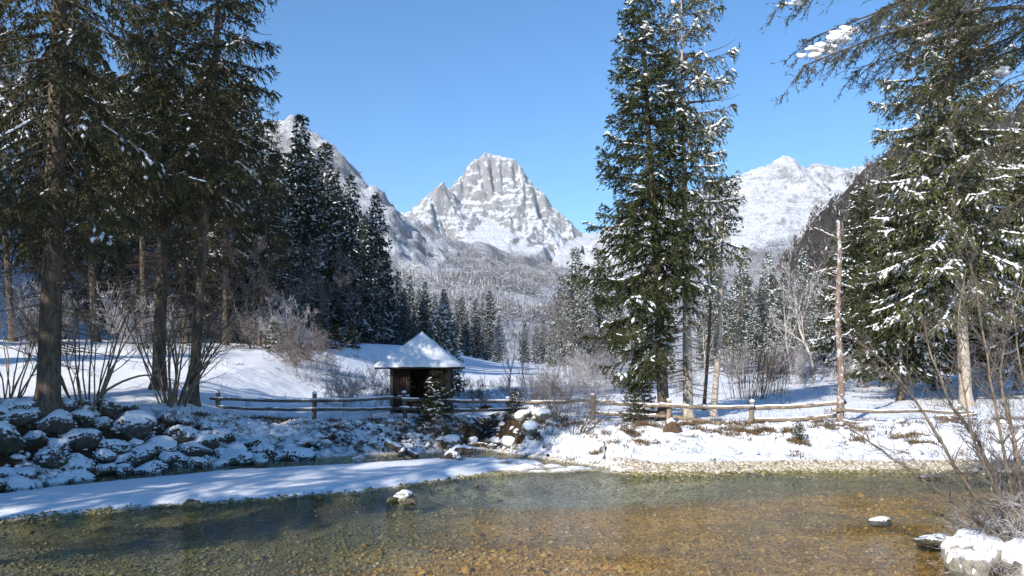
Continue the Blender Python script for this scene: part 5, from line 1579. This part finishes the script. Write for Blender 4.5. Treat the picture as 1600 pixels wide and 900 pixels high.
def tufts(x, y, nb, h, w, acc):
    z = ground_h(x, y)
    for _ in range(nb):
        n = len(x)
        b = np.stack([x + rg.normal(0, .07, n), y + rg.normal(0, .07, n), z - .02], 1)
        d = norm(rg.normal(0, .55, (n, 3)) + np.array([0, -.15, .8])); s = norm(np.cross(d, rg.normal(0, 1, (n, 3))))
        acc.add(*kites(b, d, s, h * rg.uniform(.5, 1.3, n), w * rg.uniform(.7, 1.2, n)))


N = 9000
x = rg.uniform(-22, 24, N); Bv = np.interp(x, BX, BY); W = np.interp(x, WX, WY); u = rg.uniform(.02, 1.25, N); y = Bv + u * W
pr = fbm(x * .7, y * .7, 3, 300) + .35 * (u > .55) * (u < 1.1) - .25 * (x > 4)
k_ = pr > .38
tufts(x[k_], y[k_], 9, .20, .012, A)
# brown patches on the sunny bank as in the photograph
for (px, d, rx, n) in ((1120, 33.6, 1.1, 70), (1160, 33.7, .6, 50), (1190, 34.0, .5, 60), (1232, 33.3, .2, 26), (1248, 32.4, .35, 50), (1010, 34.2, .8, 60), (985, 33.2, .5, 40), (1070, 34.8, .8, 60), (1140, 35.4, 1.4, 90), (1310, 34.6, 1.6, 80), (760, 45, .4, 40), (690, 36.0, .8, 90), (830, 37.3, .35, 60), (1340, 32.6, .5, 30), (1420, 33.0, .8, 50), (1440, 32.0, .6, 40), (940, 31.8, .5, 20), (1000, 31.6, 1.0, 40), (660, 36.3, .6, 50), (450, 36, 1.2, 90), (410, 36, .7, 50), (60, 27.5, 1.2, 70), (120, 28.5, .7, 60)):
    xx = X(px, d) + rg.normal(0, rx * .5, n); yy = d + rg.normal(0, .12 + .1 * rx, n)
    tufts(xx, yy, 10, .22, .014, A)
xx = rg.uniform(-10, .5, 900); BB = np.interp(xx, BX, BY); yy = BB + rg.uniform(.1, 1.15, 900) * np.interp(xx, WX, WY); kk = fbm(xx * .9, yy * .9, 3, 333) > .05
tufts(xx[kk], yy[kk], 12, .17, .012, A)
g_ = link("dry_grass", A.mesh("dry_grass", M['drygrass'], False)); g_["kind"] = "stuff"
S = Acc(); N = 3600
x = rg.uniform(-20, 22, N); Bv = np.interp(x, BX, BY); W = np.interp(x, WX, WY); y = Bv + rg.uniform(.1, 1.2, N) * W; z = ground_h(x, y)
k_ = fbm(x * .8, y * .8, 3, 350) > np.interp(x, [-20, -9, 0, 3, 20], [-.35, -.2, .0, .38, .42]); n = k_.sum()
dv = norm(np.stack([rg.normal(0, 1, n), rg.normal(0, .6, n), rg.normal(0, .15, n)], 1)); sz = rg.gamma(2.5, .03, n) + .03
S.add(*lumps(np.stack([x, y, z], 1)[k_] + np.array([0, 0, .03]), dv, sz * 1.5, sz * 1.1, sz * .7))
g_ = link("snow_clods", S.mesh("snow_clods", M['snow'])); g_["kind"] = "stuff"
# fine weeds poking through snow
A = Acc(); N = 2600
x = rg.uniform(-24, 26, N); Bv = np.interp(x, BX, BY); W = np.interp(x, WX, WY); y = Bv + rg.uniform(.05, 1.5, N) * W
k_ = fbm(x * .5, y * .5, 2, 310) > -.05
x, y = x[k_], y[k_]; z = ground_h(x, y)
for _ in range(3):
    n = len(x); b = np.stack([x + rg.normal(0, .1, n), y + rg.normal(0, .1, n), z - .03], 1); L = rg.uniform(.08, .42, n)
    d = norm(rg.normal(0, .45, (n, 3)) + np.array([0, 0, 1.0])); A.add(*prisms(b, b + d * L[:, None], .005, .0025))
N = 1500; x = rg.uniform(-30, 45, N); y = rg.uniform(38, 74, N); k_ = fbm(x * .25, y * .25, 2, 320) > .12; x, y = x[k_], y[k_]; z = ground_h(x, y)
for _ in range(4):
    n = len(x); b = np.stack([x + rg.normal(0, .15, n), y + rg.normal(0, .15, n), z - .03], 1); L = rg.uniform(.2, .7, n)
    d = norm(rg.normal(0, .35, (n, 3)) + np.array([0, 0, 1.0])); A.add(*prisms(b, b + d * L[:, None], .008, .004))
g_ = link("winter_weeds", A.mesh("winter_weeds", M['twig'])); g_["kind"] = "stuff"


# pebbles
def pebbles(name, x, y, z, s, mat):
    V0 = np.array([[-1, 0, 0], [1, 0, 0], [0, -1, 0], [0, 1, 0], [0, 0, 1.0], [0, 0, -.4]]); N = len(x)
    sc = s[:, None] * np.stack([rg.uniform(.8, 1.35, N), rg.uniform(.7, 1.1, N), rg.uniform(.5, .9, N)], 1)
    a = rg.uniform(0, 6.28, N); ca, sa = np.cos(a)[:, None], np.sin(a)[:, None]
    v = V0[None] * sc[:, None] * (1 + rg.uniform(-.25, .25, (N, 6, 1))) + np.array([.3, .3, 0]) * (s * .5)[:, None, None] * rg.uniform(-1, 1, (N, 6, 1))
    vx = v[..., 0] * ca - v[..., 1] * sa; vy = v[..., 0] * sa + v[..., 1] * ca
    V = np.stack([vx + x[:, None], vy + y[:, None], v[..., 2] + z[:, None]], 2).reshape(-1, 3)
    Fc = (np.arange(N)[:, None, None] * 6 + OCT_F[None]).reshape(-1, 3)
    o = link(name, mesh_np(name, V, Fc, [M[mat]], None, True)); o["kind"] = "stuff"


N = 14000
x = rg.uniform(3.6, 20, N); Fv = np.interp(x, FX, FY); Bv = np.interp(x, BX, BY); y = Fv + rg.uniform(-.5, 1.15, N) ** 1.0 * np.maximum(.8, Bv - Fv)
k_ = rg.rand(N) < np.interp(x, [3.6, 5.5, 16, 20], [.4, 1, 1, .5])
x, y = x[k_], y[k_]; z = ground_h(x, y)
wet_ = rg.rand(len(x)) < smooth(.32, .02, y - np.interp(x, FX, FY)) * .85 + .08
sz_ = rg.gamma(1.6, .018, len(x)) + .012
pebbles("gravel_bar", x[~wet_], y[~wet_], z[~wet_] + .005, sz_[~wet_], 'pebble_pale')
pebbles("wet_gravel", x[wet_], y[wet_], z[wet_] + .005, sz_[wet_], 'pebble_olive')
N = 3500; x = rg.uniform(-18, 0.5, N); Fv = np.interp(x, FX, FY); y = Fv + rg.normal(-.02, .15, N); z = ground_h(x, y)
k_ = z < .12
pebbles("shore_gravel", x[k_], y[k_], z[k_], rg.gamma(2, .011, k_.sum()) + .012, 'pebble_olive')
N = 2200; x = rg.uniform(-18, 3.5, N); Bv = np.interp(x, BX, BY); y = Bv + rg.normal(-.35, .45, N); z = ground_h(x, y); k_ = z < .25
pebbles("channel_gravel", x[k_], y[k_], z[k_], rg.gamma(3, .012, k_.sum()) + .012, 'pebble_pale')
N = 28000
y = 13.5 + (28 - 13.5) * rg.rand(N) ** 1.5; x = rg.uniform(-.68, .68, N) * y
z = ground_h(x, y); k_ = (z < -.015) & (y > np.interp(x, NX, NY)) & (y < np.interp(x, FX, FY))
x, y, z = x[k_], y[k_], z[k_]
rif_ = smooth(-3.5, 2.0, x + 0.3 * (22 - y)) * smooth(27.0, 22.0, y + 0.25 * np.maximum(0, 5 - x) + 0.8 * fbm(x * .3, y * .3, 2, 81))
sel = rng.rand(len(x)) < rif_
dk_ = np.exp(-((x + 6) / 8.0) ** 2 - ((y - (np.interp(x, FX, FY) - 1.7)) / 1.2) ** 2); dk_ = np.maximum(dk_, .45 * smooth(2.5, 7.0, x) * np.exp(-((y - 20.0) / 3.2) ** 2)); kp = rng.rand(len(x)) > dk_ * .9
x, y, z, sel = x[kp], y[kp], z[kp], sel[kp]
sz_ = rg.gamma(1.7, .0125, len(x)) + .013
pebbles("riffle_pebbles", x[sel], y[sel], np.minimum(z + .01, -.012)[sel], sz_[sel], 'pebble_bed')
pebbles("river_pebbles", x[~sel], y[~sel], np.minimum(z + .01, -.012)[~sel], sz_[~sel], 'pebble_olive')

# ------------------------------------------------------------------ haze
hz_m = bpy.data.materials.new("haze"); hz_m.use_nodes = True; t_ = hz_m.node_tree; t_.nodes.clear()
ho = t_.nodes.new("ShaderNodeOutputMaterial"); hv = t_.nodes.new("ShaderNodeVolumePrincipled")
hv.inputs["Color"].default_value = (0.82, 0.90, 1.0, 1); hv.inputs["Density"].default_value = 4.5e-5; hv.inputs["Anisotropy"].default_value = 0.1
t_.links.new(hv.outputs[0], ho.inputs["Volume"])
V, Fc = box((400, 2330, 548), (3300, 2470, 560))
ho_ = link("haze", mesh_np("haze", V, Fc, [hz_m], None, False)); ho_["kind"] = "stuff"

# joined small pieces (twigs, boughs, snow pads) are marked as stuff inside their thing
for o in scene.objects:
    if o.parent is not None and o.name.split(".")[0] in ("snow_cover", "twigs", "branches", "crown", "stems", "branch_stubs"):
        o["kind"] = "stuff"
